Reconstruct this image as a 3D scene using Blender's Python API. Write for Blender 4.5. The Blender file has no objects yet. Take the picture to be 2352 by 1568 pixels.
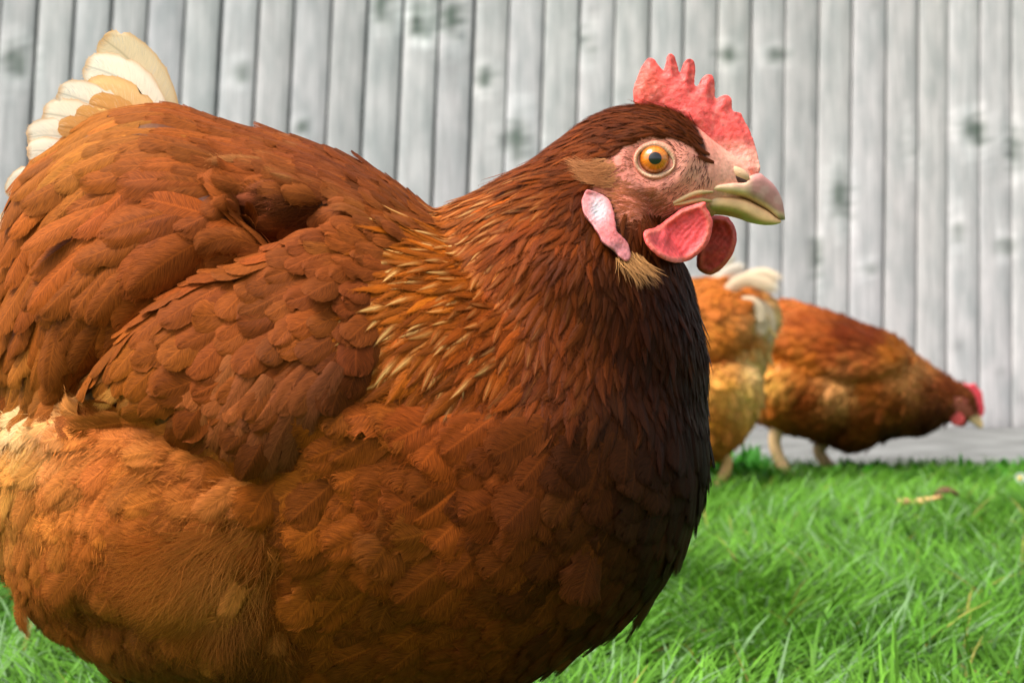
import bpy, math
import numpy as np
from mathutils import Vector
from mathutils.bvhtree import BVHTree

C = bpy.context
SC = C.scene
COL = SC.collection
R = math.radians
rng = np.random.default_rng(7)

# ------------------------------------------------------------------ camera
F, CX, CY, H = 3333.0, 1176.0, 784.0, 0.225          # focal length in guide pixels, principal point, eye height
cd = bpy.data.cameras.new('camera'); cam = bpy.data.objects.new('camera', cd); COL.objects.link(cam)
cam.location = (0, 0, H); cam.rotation_euler = (R(90), 0, 0)
cd.sensor_fit = 'HORIZONTAL'; cd.sensor_width = 36.0; cd.lens = F / 2352.0 * 36.0
cd.clip_start = 0.02; cd.clip_end = 500
cd.dof.use_dof = True; cd.dof.focus_distance = 0.465; cd.dof.aperture_fstop = 22
SC.camera = cam

# ------------------------------------------------------------------ light
SUN_DIR = Vector((-0.50, -0.27, 0.95)).normalized()   # towards the sun: up, left, behind the camera
w = bpy.data.worlds.new('World'); SC.world = w; w.use_nodes = True
nt = w.node_tree; nt.nodes.clear()
sky = nt.nodes.new('ShaderNodeTexSky'); sky.sky_type = 'NISHITA'; sky.sun_disc = False
sky.sun_elevation = math.asin(SUN_DIR.z); sky.sun_rotation = math.atan2(SUN_DIR.x, SUN_DIR.y)
sky.air_density = 1.0; sky.dust_density = 4.0; sky.ozone_density = 0.6
bg = nt.nodes.new('ShaderNodeBackground'); bg.inputs[1].default_value = 0.14
wo = nt.nodes.new('ShaderNodeOutputWorld')
hs = nt.nodes.new('ShaderNodeHueSaturation'); hs.inputs['Saturation'].default_value = .3   # thin white overcast
nt.links.new(sky.outputs[0], hs.inputs['Color']); nt.links.new(hs.outputs[0], bg.inputs[0]); nt.links.new(bg.outputs[0], wo.inputs[0])
sd = bpy.data.lights.new('sun', 'SUN'); sd.energy = 2.8; sd.angle = R(28); sd.color = (1.0, 0.975, 0.93)
so = bpy.data.objects.new('sun', sd); COL.objects.link(so)
so.rotation_euler = SUN_DIR.to_track_quat('Z', 'Y').to_euler()
SC.view_settings.view_transform = 'Standard'; SC.view_settings.look = 'None'
SC.view_settings.exposure = 0.85; SC.view_settings.gamma = 1.0
SC.render.engine = 'CYCLES'
SC.cycles.max_bounces = 6; SC.cycles.transparent_max_bounces = 24

# ------------------------------------------------------------------ helpers
def lin(r, g, b):
    c = np.array([r, g, b], float) / 255.0
    return np.where(c <= 0.04045, c / 12.92, ((c + 0.055) / 1.055) ** 2.4)
def P(px, py, Y):
    px = np.asarray(px, float); py = np.asarray(py, float)
    return np.stack([(px - CX) * Y / F, np.broadcast_to(np.asarray(Y, float), px.shape), H - (py - CY) * Y / F], -1)
def proj(v):
    return CX + F * v[..., 0] / v[..., 1], CY - F * (v[..., 2] - H) / v[..., 1]
def hz(pts):                                          # head close-up coordinates -> guide pixels
    a = np.asarray(pts, float)
    return np.stack([(a[:, 0] / 2.6133 + 1400) * .91875, (a[:, 1] / 2.6133 + 100) * .91875], -1)
def norm(v): return v / np.maximum(np.linalg.norm(v, axis=-1, keepdims=True), 1e-12)
def smooth(x): x = np.clip(x, 0, 1); return x * x * (3 - 2 * x)

def mesh_np(name, verts, quads, mat, parent=None, col=None, uv=None, smooth_shade=True, tris=None):
    verts = np.ascontiguousarray(verts, np.float32).reshape(-1, 3)
    quads = np.zeros((0, 4), np.int32) if quads is None else np.ascontiguousarray(quads, np.int32).reshape(-1, 4)
    tris = np.zeros((0, 3), np.int32) if tris is None else np.ascontiguousarray(tris, np.int32).reshape(-1, 3)
    me = bpy.data.meshes.new(name)
    me.vertices.add(len(verts)); me.vertices.foreach_set('co', verts.ravel())
    li = np.concatenate([quads.ravel(), tris.ravel()])
    me.loops.add(len(li)); me.loops.foreach_set('vertex_index', li)
    nq, ntr = len(quads), len(tris)
    me.polygons.add(nq + ntr)
    me.polygons.foreach_set('loop_start', np.concatenate([np.arange(nq) * 4, nq * 4 + np.arange(ntr) * 3]).astype(np.int32))
    if smooth_shade: me.polygons.foreach_set('use_smooth', np.ones(nq + ntr, bool))
    if uv is not None:
        l = me.uv_layers.new(name='UVMap'); l.data.foreach_set('uv', np.ascontiguousarray(uv, np.float32).reshape(-1, 2)[li].ravel())
    if col is not None:
        a = me.color_attributes.new('Col', 'FLOAT_COLOR', 'POINT')
        c4 = np.ones((len(verts), 4), np.float32); c4[:, :np.shape(col)[-1]] = col; a.data.foreach_set('color', c4.ravel())
    me.materials.append(mat); me.update(); me.validate()
    o = bpy.data.objects.new(name, me); COL.objects.link(o)
    if parent is not None: o.parent = parent
    return o
def empty(name, label, cat, group=None, loc=(0, 0, 0)):
    o = bpy.data.objects.new(name, None); COL.objects.link(o); o['label'] = label; o['category'] = cat
    o.empty_display_size = .05
    if group: o['group'] = group
    return o

def catmull(pts, n, closed=False):
    p = np.asarray(pts, float); m = len(p)
    if closed: idx = lambda i: i % m; segs = m
    else: idx = lambda i: np.clip(i, 0, m - 1); segs = m - 1
    out = []
    t = np.linspace(0, 1, n, endpoint=False)[:, None]
    for i in range(segs):
        p0, p1, p2, p3 = p[idx(i - 1)], p[idx(i)], p[idx(i + 1)], p[idx(i + 2)]
        out.append(.5 * (2 * p1 + (p2 - p0) * t + (2 * p0 - 5 * p1 + 4 * p2 - p3) * t * t + (3 * p1 - p0 - 3 * p2 + p3) * t ** 3))
    if not closed: out.append(p[-1:])
    return np.concatenate(out)
def curve(x, ks):                                     # smooth-ish 1D interpolation
    k = np.array(ks, float); q = catmull(k, 8); o = np.argsort(q[:, 0], kind='stable')
    return np.interp(x, q[o, 0], q[o, 1])
def inpoly(px, py, poly):
    poly = np.asarray(poly, float); r = np.zeros(np.shape(px), bool); j = len(poly) - 1
    for i in range(len(poly)):
        xi, yi = poly[i]; xj, yj = poly[j]
        if yi != yj: r ^= ((yi > py) != (yj > py)) & (px < (xj - xi) * (py - yi) / (yj - yi) + xi)
        j = i
    return r
def sdist(px, py, poly):                              # positive inside
    poly = np.asarray(poly, float); d = np.full(np.shape(px), 1e9)
    for i in range(len(poly)):
        a = poly[i - 1]; b = poly[i]; ab = b - a
        t = np.clip(((px - a[0]) * ab[0] + (py - a[1]) * ab[1]) / max(ab @ ab, 1e-9), 0, 1)
        d = np.minimum(d, np.hypot(px - a[0] - t * ab[0], py - a[1] - t * ab[1]))
    return np.where(inpoly(px, py, poly), d, -d)
def vnoise(p, s, seed=0):                             # cheap smooth value noise, 3D
    p = np.asarray(p, float) * s + seed * 17.31; i = np.floor(p).astype(np.int64); f = p - i; f = f * f * (3 - 2 * f)
    def h(a, b, c):
        n = (a * 374761393 + b * 668265263 + c * 2147483647 + seed * 974634777) & 0x7fffffff
        n = ((n ^ (n >> 13)) * 1274126177) & 0x7fffffff
        return ((n ^ (n >> 16)) & 0xffff) / 65535.0
    r = 0
    for dx in (0, 1):
        for dy in (0, 1):
            for dz in (0, 1):
                wgt = (f[..., 0] if dx else 1 - f[..., 0]) * (f[..., 1] if dy else 1 - f[..., 1]) * (f[..., 2] if dz else 1 - f[..., 2])
                r = r + wgt * h(i[..., 0] + dx, i[..., 1] + dy, i[..., 2] + dz)
    return r

# ------------------------------------------------------------------ materials
def mat_new(name):
    m = bpy.data.materials.new(name); m.use_nodes = True; t = m.node_tree
    return m, t, t.nodes['Principled BSDF'], t.nodes.new, t.links.new
def attr_mat(name, rough=.5, spec=.35, sss=0, sss_col=None, bump_scale=0, bump=.0, coat=0, var=0.0, var_scale=300):
    m, t, b, N, L = mat_new(name)
    a = N('ShaderNodeAttribute'); a.attribute_name = 'Col'
    src = a.outputs['Color']
    tc = N('ShaderNodeTexCoord')
    if var:
        n = N('ShaderNodeTexNoise'); n.inputs['Scale'].default_value = var_scale; n.inputs['Detail'].default_value = 6
        L(tc.outputs['Object'], n.inputs['Vector'])
        mr = N('ShaderNodeMapRange'); mr.inputs[1].default_value = .3; mr.inputs[2].default_value = .7
        mr.inputs[3].default_value = 1 - var; mr.inputs[4].default_value = 1 + var; L(n.outputs[0], mr.inputs[0])
        mx = N('ShaderNodeVectorMath'); mx.operation = 'SCALE'; L(src, mx.inputs[0]); L(mr.outputs[0], mx.inputs['Scale'])
        src = mx.outputs[0]
    L(src, b.inputs['Base Color'])
    b.inputs['Roughness'].default_value = rough; b.inputs['Specular IOR Level'].default_value = spec
    if sss:
        b.inputs['Subsurface Weight'].default_value = sss; b.inputs['Subsurface Radius'].default_value = (.004, .0012, .0006)
        b.inputs['Subsurface Scale'].default_value = 0.6
    if coat: b.inputs['Coat Weight'].default_value = coat; b.inputs['Coat Roughness'].default_value = .02; b.inputs['Coat IOR'].default_value = 1.45
    if bump:
        n = N('ShaderNodeTexNoise'); n.inputs['Scale'].default_value = bump_scale; n.inputs['Detail'].default_value = 4
        L(tc.outputs['Object'], n.inputs['Vector'])
        bp = N('ShaderNodeBump'); bp.inputs['Strength'].default_value = bump; bp.inputs['Distance'].default_value = .0004
        L(n.outputs[0], bp.inputs['Height']); L(bp.outputs[0], b.inputs['Normal'])
    return m
def feather_mat(name, barb=75.0, trans=.06, rough=.65, spec=.07, contrast=.42, shaft=1.45):
    m, t, b, N, L = mat_new(name)
    a = N('ShaderNodeAttribute'); a.attribute_name = 'Col'
    uv = N('ShaderNodeUVMap'); uv.uv_map = 'UVMap'
    sx = N('ShaderNodeSeparateXYZ'); L(uv.outputs[0], sx.inputs[0])
    def mth(op, x, y=None):
        n = N('ShaderNodeMath'); n.operation = op
        for k, v in enumerate((x, y)):
            if v is None: continue
            if isinstance(v, (int, float)): n.inputs[k].default_value = v
            else: L(v, n.inputs[k])
        return n.outputs[0]
    v = mth('ABSOLUTE', sx.outputs['Y'])
    ph = mth('SUBTRACT', sx.outputs['X'], mth('MULTIPLY', v, .28))
    n1 = N('ShaderNodeTexNoise'); n1.noise_dimensions = '2D'; n1.inputs['Scale'].default_value = 1.0; n1.inputs['Detail'].default_value = 3
    cv = N('ShaderNodeCombineXYZ'); L(mth('MULTIPLY', ph, barb), cv.inputs[0]); L(mth('MULTIPLY', sx.outputs['Y'], 2.5), cv.inputs[1])
    L(cv.outputs[0], n1.inputs['Vector'])
    mr = N('ShaderNodeMapRange'); mr.inputs[1].default_value = .28; mr.inputs[2].default_value = .72
    mr.inputs[3].default_value = 1 - contrast; mr.inputs[4].default_value = 1 + contrast; L(n1.outputs[0], mr.inputs[0])
    sh = N('ShaderNodeMapRange'); sh.inputs[1].default_value = .02; sh.inputs[2].default_value = .075; sh.inputs[3].default_value = shaft; sh.inputs[4].default_value = 1.0; L(v, sh.inputs[0])
    mx = N('ShaderNodeVectorMath'); mx.operation = 'SCALE'; L(a.outputs['Color'], mx.inputs[0]); L(mth('MULTIPLY', mr.outputs[0], sh.outputs[0]), mx.inputs['Scale'])
    L(mx.outputs[0], b.inputs['Base Color'])
    b.inputs['Roughness'].default_value = rough; b.inputs['Specular IOR Level'].default_value = spec
    bp = N('ShaderNodeBump'); bp.inputs['Strength'].default_value = .35; bp.inputs['Distance'].default_value = .0004
    L(n1.outputs[0], bp.inputs['Height']); L(bp.outputs[0], b.inputs['Normal'])
    tr = N('ShaderNodeBsdfTranslucent'); L(mx.outputs[0], tr.inputs[0])
    ms = N('ShaderNodeMixShader'); ms.inputs[0].default_value = trans
    L(b.outputs[0], ms.inputs[1]); L(tr.outputs[0], ms.inputs[2])
    n2 = N('ShaderNodeTexNoise'); n2.noise_dimensions = '2D'; n2.inputs['Scale'].default_value = 1.0; n2.inputs['Detail'].default_value = 1
    cv2 = N('ShaderNodeCombineXYZ'); L(mth('MULTIPLY', ph, barb * 1.3), cv2.inputs[0]); L(mth('MULTIPLY', sx.outputs['Y'], 1.2), cv2.inputs[1]); L(cv2.outputs[0], n2.inputs['Vector'])
    al = mth('LESS_THAN', n2.outputs[0], mth('ADD', mth('MULTIPLY', a.outputs['Alpha'], .55), .2))
    tp = N('ShaderNodeBsdfTransparent'); mz = N('ShaderNodeMixShader'); L(al, mz.inputs[0]); L(tp.outputs[0], mz.inputs[1]); L(ms.outputs[0], mz.inputs[2])
    L(mz.outputs[0], t.nodes['Material Output'].inputs[0])
    return m
M_FEATHER = feather_mat('feather_vane')
M_HACKLE = feather_mat('hackle_vane', barb=60, rough=.5, spec=.07, contrast=.38)
M_TAIL = feather_mat('tail_vane', barb=140, trans=.35, contrast=.1, rough=.55, shaft=.8)
M_FLUFF = attr_mat('fluff', rough=.55, spec=.25)
M_BODY = attr_mat('hen_skin', rough=.55, spec=.25, sss=.15, bump_scale=900, bump=.5, var=.18, var_scale=700)
M_FLESH = attr_mat('comb_flesh', rough=.5, spec=.3, sss=.35, bump_scale=900, bump=.8, var=.22, var_scale=520)
M_HORN = attr_mat('beak_horn', rough=.42, spec=.4, bump_scale=500, bump=.25, var=.12, var_scale=260)
M_EYE = attr_mat('eye_ball', rough=.25, spec=.5, coat=1.0)
M_LEG = attr_mat('leg_scales', rough=.5, spec=.4, bump_scale=700, bump=.8, var=.15)

# ------------------------------------------------------------------ the bodies
def ring_loft(rings, Ym, sub=6, nseg=40, power=1.0, power_end=None):
    r = np.array([[a[0], a[1], b[0], b[1], hw] for a, b, hw in rings], float)
    r = catmull(r, sub)
    th = np.linspace(0, 2 * np.pi, nseg, endpoint=False)
    c, s = np.cos(th), np.sin(th)
    pw = (power + (0 if power_end is None else power_end - power) * smooth((np.linspace(0, 1, len(r)) - .5) / .35))[:, None]
    c = np.sign(c)[None] * np.abs(c)[None] ** pw; s = np.sign(s)[None] * np.abs(s)[None] ** pw
    T = P(r[:, 0], r[:, 1], Ym); B = P(r[:, 2], r[:, 3], Ym)
    mid = (T + B) / 2; ax = (T - B) / 2
    v = mid[:, None, :] + ax[:, None, :] * c[:, :, None]
    v[:, :, 1] += np.maximum(r[:, 4:5], 1e-4) * s
    n = len(r); i = np.arange(n - 1)[:, None]; j = np.arange(nseg)[None, :]; j2 = (j + 1) % nseg
    q = np.stack([i * nseg + j, i * nseg + j2, (i + 1) * nseg + j2, (i + 1) * nseg + j], -1).reshape(-1, 4)
    v = np.concatenate([v.reshape(-1, 3), mid[:1], mid[-1:]])
    k = np.arange(nseg); k2 = (k + 1) % nseg; base = (n - 1) * nseg
    t = np.concatenate([np.stack([k2, k, np.full(nseg, n * nseg)], -1), np.stack([base + k, base + k2, np.full(nseg, n * nseg + 1)], -1)])
    return v, q, t
def merge(parts):
    V, Q, T, o = [], [], [], 0
    for v, q, t in parts:
        V.append(v); Q.append(q + o); T.append(t + o); o += len(v)
    return np.concatenate(V), np.concatenate(Q), np.concatenate(T)
def remesh(parts, voxel, iters=8, factor=.5):
    v, q, t = merge(parts)
    o = mesh_np('tmp', v, q, M_BODY, tris=t)
    m = o.modifiers.new('r', 'REMESH'); m.mode = 'VOXEL'; m.voxel_size = voxel
    if iters:
        s = o.modifiers.new('s', 'SMOOTH'); s.factor = factor; s.iterations = iters
    dg = C.evaluated_depsgraph_get(); e = o.evaluated_get(dg); me = e.to_mesh()
    n = len(me.vertices); V = np.empty(n * 3, np.float32); me.vertices.foreach_get('co', V)
    m_ = len(me.loops); li = np.empty(m_, np.int32); me.loops.foreach_get('vertex_index', li)
    e.to_mesh_clear(); d = o.data; bpy.data.objects.remove(o); bpy.data.meshes.remove(d)
    return V.reshape(-1, 3).astype(float), li.reshape(-1, 4)
def vnormals(V, Q):
    a = np.cross(V[Q[:, 2]] - V[Q[:, 0]], V[Q[:, 3]] - V[Q[:, 1]]); n = np.zeros_like(V)
    for k in range(4): np.add.at(n, Q[:, k], a)
    return norm(n)
class Surf:
    def __init__(s, V, Q):
        s.V, s.Q = V, Q; s.N = vnormals(V, Q)
        for _ in range(3):                             # soften normals
            f = s.N[Q].mean(1); n = np.zeros_like(V)
            for k in range(4): np.add.at(n, Q[:, k], f)
            s.N = norm(n)
        s.FN = norm(s.N[Q].mean(1))
        s.bvh = BVHTree.FromPolygons(V.tolist(), Q.tolist())
        s.area = np.linalg.norm(np.cross(V[Q[:, 2]] - V[Q[:, 0]], V[Q[:, 3]] - V[Q[:, 1]]), axis=1) / 2
    def nearest(s, P_):
        o = np.empty_like(P_); n = np.empty_like(P_)
        for i, p in enumerate(P_):
            l, _, k, _ = s.bvh.find_nearest(p); o[i] = l; n[i] = s.FN[k]
        return o, n
    def cast(s, px, py, fallback=None):                # surface point seen at a guide pixel
        d = norm(P(px, py, 1.0)); out = []; nn = []
        for v in np.atleast_2d(d):
            l, _, k, _ = s.bvh.ray_cast((0, 0, H), Vector(v - np.array([0, 0, H])).normalized())
            if l is None: out.append([np.nan] * 3); nn.append([0, -1, 0])
            else: out.append(list(l)); nn.append(s.FN[k])
        return np.array(out), np.array(nn)
    def sample_in(s, n, Ym, poly, excl=()):
        c = s.V[s.Q].mean(1); x, y = guide(c, Ym); m_ = inpoly(x, y, poly)
        for e in excl: m_ &= ~inpoly(x, y, e)
        return s.sample(n, m_ + 1e-9)
    def sample(s, n, weight=None):
        w_ = s.area * (1 if weight is None else weight); k = rng.choice(len(s.Q), n, p=w_ / w_.sum())
        u = rng.random((n, 2)); q = s.V[s.Q[k]]
        p = (q[:, 0] * (1 - u[:, :1]) + q[:, 1] * u[:, :1]) * (1 - u[:, 1:]) + (q[:, 3] * (1 - u[:, :1]) + q[:, 2] * u[:, :1]) * u[:, 1:]
        return p, s.FN[k]
def cast_dir(px, py):
    v = np.stack([(np.asarray(px, float) - CX) / F, np.ones(np.shape(px)), -(np.asarray(py, float) - CY) / F], -1)
    return v
def _cast(self, px, py):
    d = norm(np.atleast_2d(cast_dir(np.atleast_1d(px), np.atleast_1d(py)))); out = np.full(d.shape, np.nan); nn = np.tile([0., -1, 0], (len(d), 1))
    for i, v in enumerate(d):
        l, _, k, _ = self.bvh.ray_cast((0, 0, H), v)
        if l is not None: out[i] = l; nn[i] = self.FN[k]
    return out, nn
Surf.cast = _cast

def guide(p, Ym):                                      # guide pixel of a surface point; the far side mirrors the near one
    q = np.array(p); q[..., 1] = np.where(q[..., 1] > Ym, 2 * Ym - q[..., 1], q[..., 1]); return proj(q)
def idw(px, py, pts, vals, pw=3.0):
    d2 = (px[:, None] - pts[None, :, 0]) ** 2 + (py[:, None] - pts[None, :, 1]) ** 2 + 100.0
    w_ = d2 ** (-pw / 2 * 1.0); w_ /= w_.sum(1, keepdims=True); return w_ @ vals
def darts(pts, rad, cap=10 ** 9):                      # greedy dart throwing with a radius per point
    cell = float(np.max(rad)) if len(rad) else 1; grid = {}; keep = []
    for i in range(len(pts)):
        p = pts[i]; r = rad[i]; k = (int(p[0] // cell), int(p[1] // cell), int(p[2] // cell)); ok = True
        for a in (-1, 0, 1):
            for b in (-1, 0, 1):
                for c in (-1, 0, 1):
                    for j in grid.get((k[0] + a, k[1] + b, k[2] + c), ()):
                        d = pts[j] - p
                        if d @ d < (min(r, rad[j])) ** 2: ok = False; break
                    if not ok: break
                if not ok: break
            if not ok: break
        if ok:
            grid.setdefault(k, []).append(i); keep.append(i)
            if len(keep) >= cap: break
    return np.array(keep, int)
def trace(surf, p, n, D, L, K, curl=None):             # follow the surface from p along D for length L
    Cc = [p]; Nn = [n]; t = norm(D - n * (D * n).sum(-1, keepdims=True)); T0 = t
    for k in range(K):
        q = Cc[-1] + t * (L / K)[:, None]
        l, nn = surf.nearest(q)
        far = np.linalg.norm(l - q, axis=1) > (L / K) * .8
        l[far] = q[far]; nn[far] = Nn[-1][far]
        if curl is not None:
            sd_ = np.cross(nn, t); t = norm(t + sd_ * curl[:, None])
        t = norm(t - nn * (t * nn).sum(-1, keepdims=True))
        Cc.append(l); Nn.append(norm(nn * .6 + Nn[-1] * .4))
    return np.stack(Cc, 1), np.stack(Nn, 1)

def width_profile(kind, u):
    if kind == 'contour': return np.where(u < .62, .55 + .45 * np.sin(np.clip(u / .62, 0, 1) * np.pi / 2), np.sqrt(np.clip(1 - ((u - .62) / .385) ** 2.2, 0.004, 1)))
    if kind == 'hackle': return np.where(u < .45, .6 + .4 * np.sin(np.clip(u / .45, 0, 1) * np.pi / 2), np.clip(1 - ((u - .45) / .56) ** 1.5, .02, 1))
    if kind == 'flight': return np.where(u < .8, .75 + .25 * np.sin(np.clip(u / .5, 0, 1) * np.pi / 2), np.sqrt(np.clip(1 - ((u - .8) / .203) ** 2.4, .004, 1)))
    if kind == 'tail': return np.where(u < .6, .45 + .55 * np.sin(np.clip(u / .6, 0, 1) * np.pi / 2), np.sqrt(np.clip(1 - ((u - .6) / .403) ** 2.6, .004, 1)))

def vane(kind, Cc, Nn, W, col, lift0, lift1, streak=None, streak_col=None, edge=0., camber=.25, nu=11, nv=8, jag=.06, tipdark=0., tipcol=None, edgecol=None, soft=.8, ripple=.012, fringe=10, fringe_len=.22, bend=None):
    """feathers as curved vanes: Cc, Nn (n,K+1,3) centre lines; returns verts, quads, uv, colours"""
    n, K1, _ = Cc.shape
    u = 1 - (1 - np.linspace(0, 1, nu + 1)) ** 1.6; x = u * (K1 - 1); i0 = np.clip(x.astype(int), 0, K1 - 2); f = (x - i0)[None, :, None]
    c = Cc[:, i0] * (1 - f) + Cc[:, i0 + 1] * f
    c[:, 1:-1] = c[:, 1:-1] * .5 + (c[:, :-2] + c[:, 2:]) * .25
    nn = norm(Nn[:, i0] * (1 - f) + Nn[:, i0 + 1] * f)
    t = norm(np.gradient(c, axis=1)); s = norm(np.cross(nn, t))
    v = np.linspace(-1, 1, nv + 1)
    wv = width_profile(kind, u)[None, :] * W[:, None] / 2
    wv = wv[:, :, None] * np.abs(v)[None, None, :] * np.sign(v)
    ed = np.abs(v) ** 4
    wv = wv * (1 + jag * rng.normal(size=wv.shape) * ed)
    # notches where the barbs part
    cut = (rng.random((n, nu + 1, 2)) < .05) & (u > .35)[None, :, None]
    for sgn, k in ((0, 0), (1, nv)):
        wv[:, :, k] *= np.where(cut[:, :, sgn], rng.uniform(.55, .85, cut.shape[:2]), 1)
    slide = ed[None, None, :] * np.abs(wv) * .25       # barbs sweep to the tip
    lift = lift0[:, None] + (lift1 - lift0)[:, None] * u[None, :] ** 1.3
    off = lift[:, :, None] - camber * np.abs(wv) * np.abs(v)[None, None, :] + rng.normal(size=(n, 1, nv + 1)) * W[:, None, None] * ripple
    wob = rng.normal(size=(n, 1, 1)) * .14
    off = off + wob * wv * .3 * u[None, :, None]
    pos = c[:, :, None, :] + s[:, :, None, :] * wv[..., None] + nn[:, :, None, :] * off[..., None] + t[:, :, None, :] * slide[..., None]
    m = (nu + 1) * (nv + 1)
    idx = np.arange(n)[:, None, None] * m + np.arange(nu)[None, :, None] * (nv + 1) + np.arange(nv)[None, None, :]
    q = np.stack([idx, idx + 1, idx + nv + 2, idx + nv + 1], -1).reshape(-1, 4)
    rnd = rng.random(n) * 50
    uvu = (u[None, :, None] * (np.linalg.norm(Cc[:, -1] - Cc[:, 0], axis=1) / .02)[:, None, None] + rnd[:, None, None]) * np.ones((1, 1, nv + 1))
    uvv = np.broadcast_to(v[None, None, :], uvu.shape)
    cc = np.broadcast_to(col[:, None, None, :], (n, nu + 1, nv + 1, 3)).copy()
    if tipcol is not None:
        k = smooth((u - .55) / .45)[None, :, None, None] * tipdark
        cc = cc * (1 - k) + np.asarray(tipcol)[None, None, None, :] * k
    if edge: cc *= (1 + edge * (np.abs(v) ** 3)[None, None, :, None])
    if streak is not None:
        k = streak[:, None, None] * np.exp(-(v / .36) ** 2)[None, None, :] * smooth((u - .45) / .3)[None, :, None] * (1 - smooth((u - .92) / .08) * .6)[None, :, None]
        cc = cc * (1 - k[..., None]) + np.asarray(streak_col) * k[..., None]
    cc *= (1 - .10 * np.exp(-(v / .12) ** 2))[None, None, :, None]
    if edgecol is not None:
        k = np.maximum(smooth((np.abs(v) - .80) / .2)[None, :] * np.ones((nu + 1, 1)), smooth((u - .93) / .07)[:, None])[None, :, :, None] * .7
        cc = cc * (1 - k) + np.asarray(edgecol) * k
    sa = np.maximum(smooth((np.abs(v) - .55) / .45)[None, :] * smooth((u - .2) / .3)[:, None], smooth((u - .8) / .2)[:, None] * .9)
    al = np.broadcast_to((1 - soft * sa)[None, :, :, None], cc.shape[:3] + (1,)); c3 = cc; cc = np.concatenate([cc, al], -1)
    out = [(pos.reshape(-1, 3), q, np.stack([uvu, uvv], -1).reshape(-1, 2), cc.reshape(-1, 4))]; cc = c3
    if fringe:
        k = fringe; ui = rng.integers(int(nu * .35), nu, (n, k)); sg = rng.integers(0, 2, (n, k)) * nv
        ar = np.arange(n)[:, None]
        p0 = pos[ar, ui, sg]; sgn = np.where(sg == 0, -1., 1.)[..., None]
        tt, ss, n3 = t[ar, ui], s[ar, ui], nn[ar, ui]
        inner = pos[ar, ui, np.where(sg == 0, 1, nv - 1)]
        p0 = p0 * .8 + inner * .2
        d = norm(tt * rng.uniform(.5, 1.1, (n, k, 1)) + ss * sgn * rng.uniform(.3, .8, (n, k, 1)) - n3 * rng.uniform(-.15, .3, (n, k, 1)))
        ln = W[:, None, None] * fringe_len * rng.uniform(.4, 1.2, (n, k, 1))
        sv, sq, sc = strands(p0.reshape(-1, 3), d.reshape(-1, 3), n3.reshape(-1, 3), ln.reshape(-1), np.full(n * k, .00016), cc[ar, ui, sg].reshape(-1, 3) * rng.uniform(.9, 1.25, (n * k, 1)), droop=.3)
        out.append((sv, sq, np.tile([[.3, .2]], (len(sv), 1)) + rng.random((len(sv), 1)) * 9, np.concatenate([sc, np.ones((len(sc), 1)) * 1.6], 1)))
    return out
def strands(p0, d, n, ln, wd, col, K=3, droop=.4, surf_pts=None):
    """thin tapered ribbons"""
    m = len(p0); u = np.linspace(0, 1, K + 1)
    if surf_pts is None:
        c = p0[:, None] + d[:, None] * (ln[:, None] * u)[..., None] - n[:, None] * (droop * ln[:, None] * u ** 2 * .3)[..., None]
    else: c = surf_pts
    t = norm(np.gradient(c, axis=1)); s = norm(np.cross(n[:, None] + np.zeros_like(t), t))
    hw = wd[:, None] * (1 - .85 * u ** 1.5) / 2
    pos = np.stack([c - s * hw[..., None], c + s * hw[..., None]], 2)
    mm = 2 * (K + 1); i = np.arange(m)[:, None] * mm + np.arange(K)[None, :] * 2
    q = np.stack([i, i + 1, i + 3, i + 2], -1).reshape(-1, 4)
    cc = np.repeat(col[:, None], mm, 1).reshape(-1, 3)
    return pos.reshape(-1, 3), q, cc
def emit(name, groups, mat, parent):
    V, Q, U, Cc, o = [], [], [], [], 0
    for v, q, uv, c in groups:
        V.append(v); Q.append(q + o); U.append(uv); Cc.append(c); o += len(v)
    return mesh_np(name, np.concatenate(V), np.concatenate(Q), mat, parent, np.concatenate(Cc), np.concatenate(U))

def slab(outline, Ym, thick, voxel, iters=6):
    """a flat piece of flesh or horn cut to an outline, thickness 2*thick, edges rounded"""
    o = np.asarray(outline, float); n = len(o)
    v = np.concatenate([P(o[:, 0], o[:, 1], Ym) - [0, thick, 0], P(o[:, 0], o[:, 1], Ym) + [0, thick, 0]])
    v[n:] = v[:n] + [0, 2 * thick, 0]
    import mathutils
    tr = mathutils.geometry.tessellate_polygon([[Vector((a, b, 0)) for a, b in o]])
    t = np.array(tr); a = np.arange(n); b = (a + 1) % n
    q = np.stack([a, b, b + n, a + n], -1)
    t2 = np.concatenate([t, t[:, ::-1] + n])
    # make all outward: remesh tolerates either, keep as is
    return remesh([(v, q, t2)], voxel, iters)

# ================================================================== setting
def sheet(name, x0, x1, y0, y1, z, mat, edge=None):
    v = np.array([[x0, y0, z], [x1, y0, z], [x1, y1, z], [x0, y1, z]])
    o = mesh_np(name, v, [[0, 1, 2, 3]], mat, smooth_shade=False); o['kind'] = 'structure'; return o
m, t, b, N, L = mat_new('soil_turf')
n = N('ShaderNodeTexNoise'); n.inputs['Scale'].default_value = 40; n.inputs['Detail'].default_value = 6
tc = N('ShaderNodeTexCoord'); L(tc.outputs['Object'], n.inputs['Vector'])
cr = N('ShaderNodeValToRGB'); cr.color_ramp.elements[0].color = (.03, .07, .012, 1); cr.color_ramp.elements[1].color = (.06, .16, .025, 1)
L(n.outputs[0], cr.inputs[0]); L(cr.outputs[0], b.inputs['Base Color']); b.inputs['Roughness'].default_value = .9
sheet('ground', -150, 150, -150, 150, 0, m)
m, t, b, N, L = mat_new('old_concrete')
tc = N('ShaderNodeTexCoord')
n = N('ShaderNodeTexNoise'); n.inputs['Scale'].default_value = 9; n.inputs['Detail'].default_value = 8; L(tc.outputs['Object'], n.inputs['Vector'])
cr = N('ShaderNodeValToRGB'); cr.color_ramp.elements[0].position = .3; cr.color_ramp.elements[1].position = .7
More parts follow.
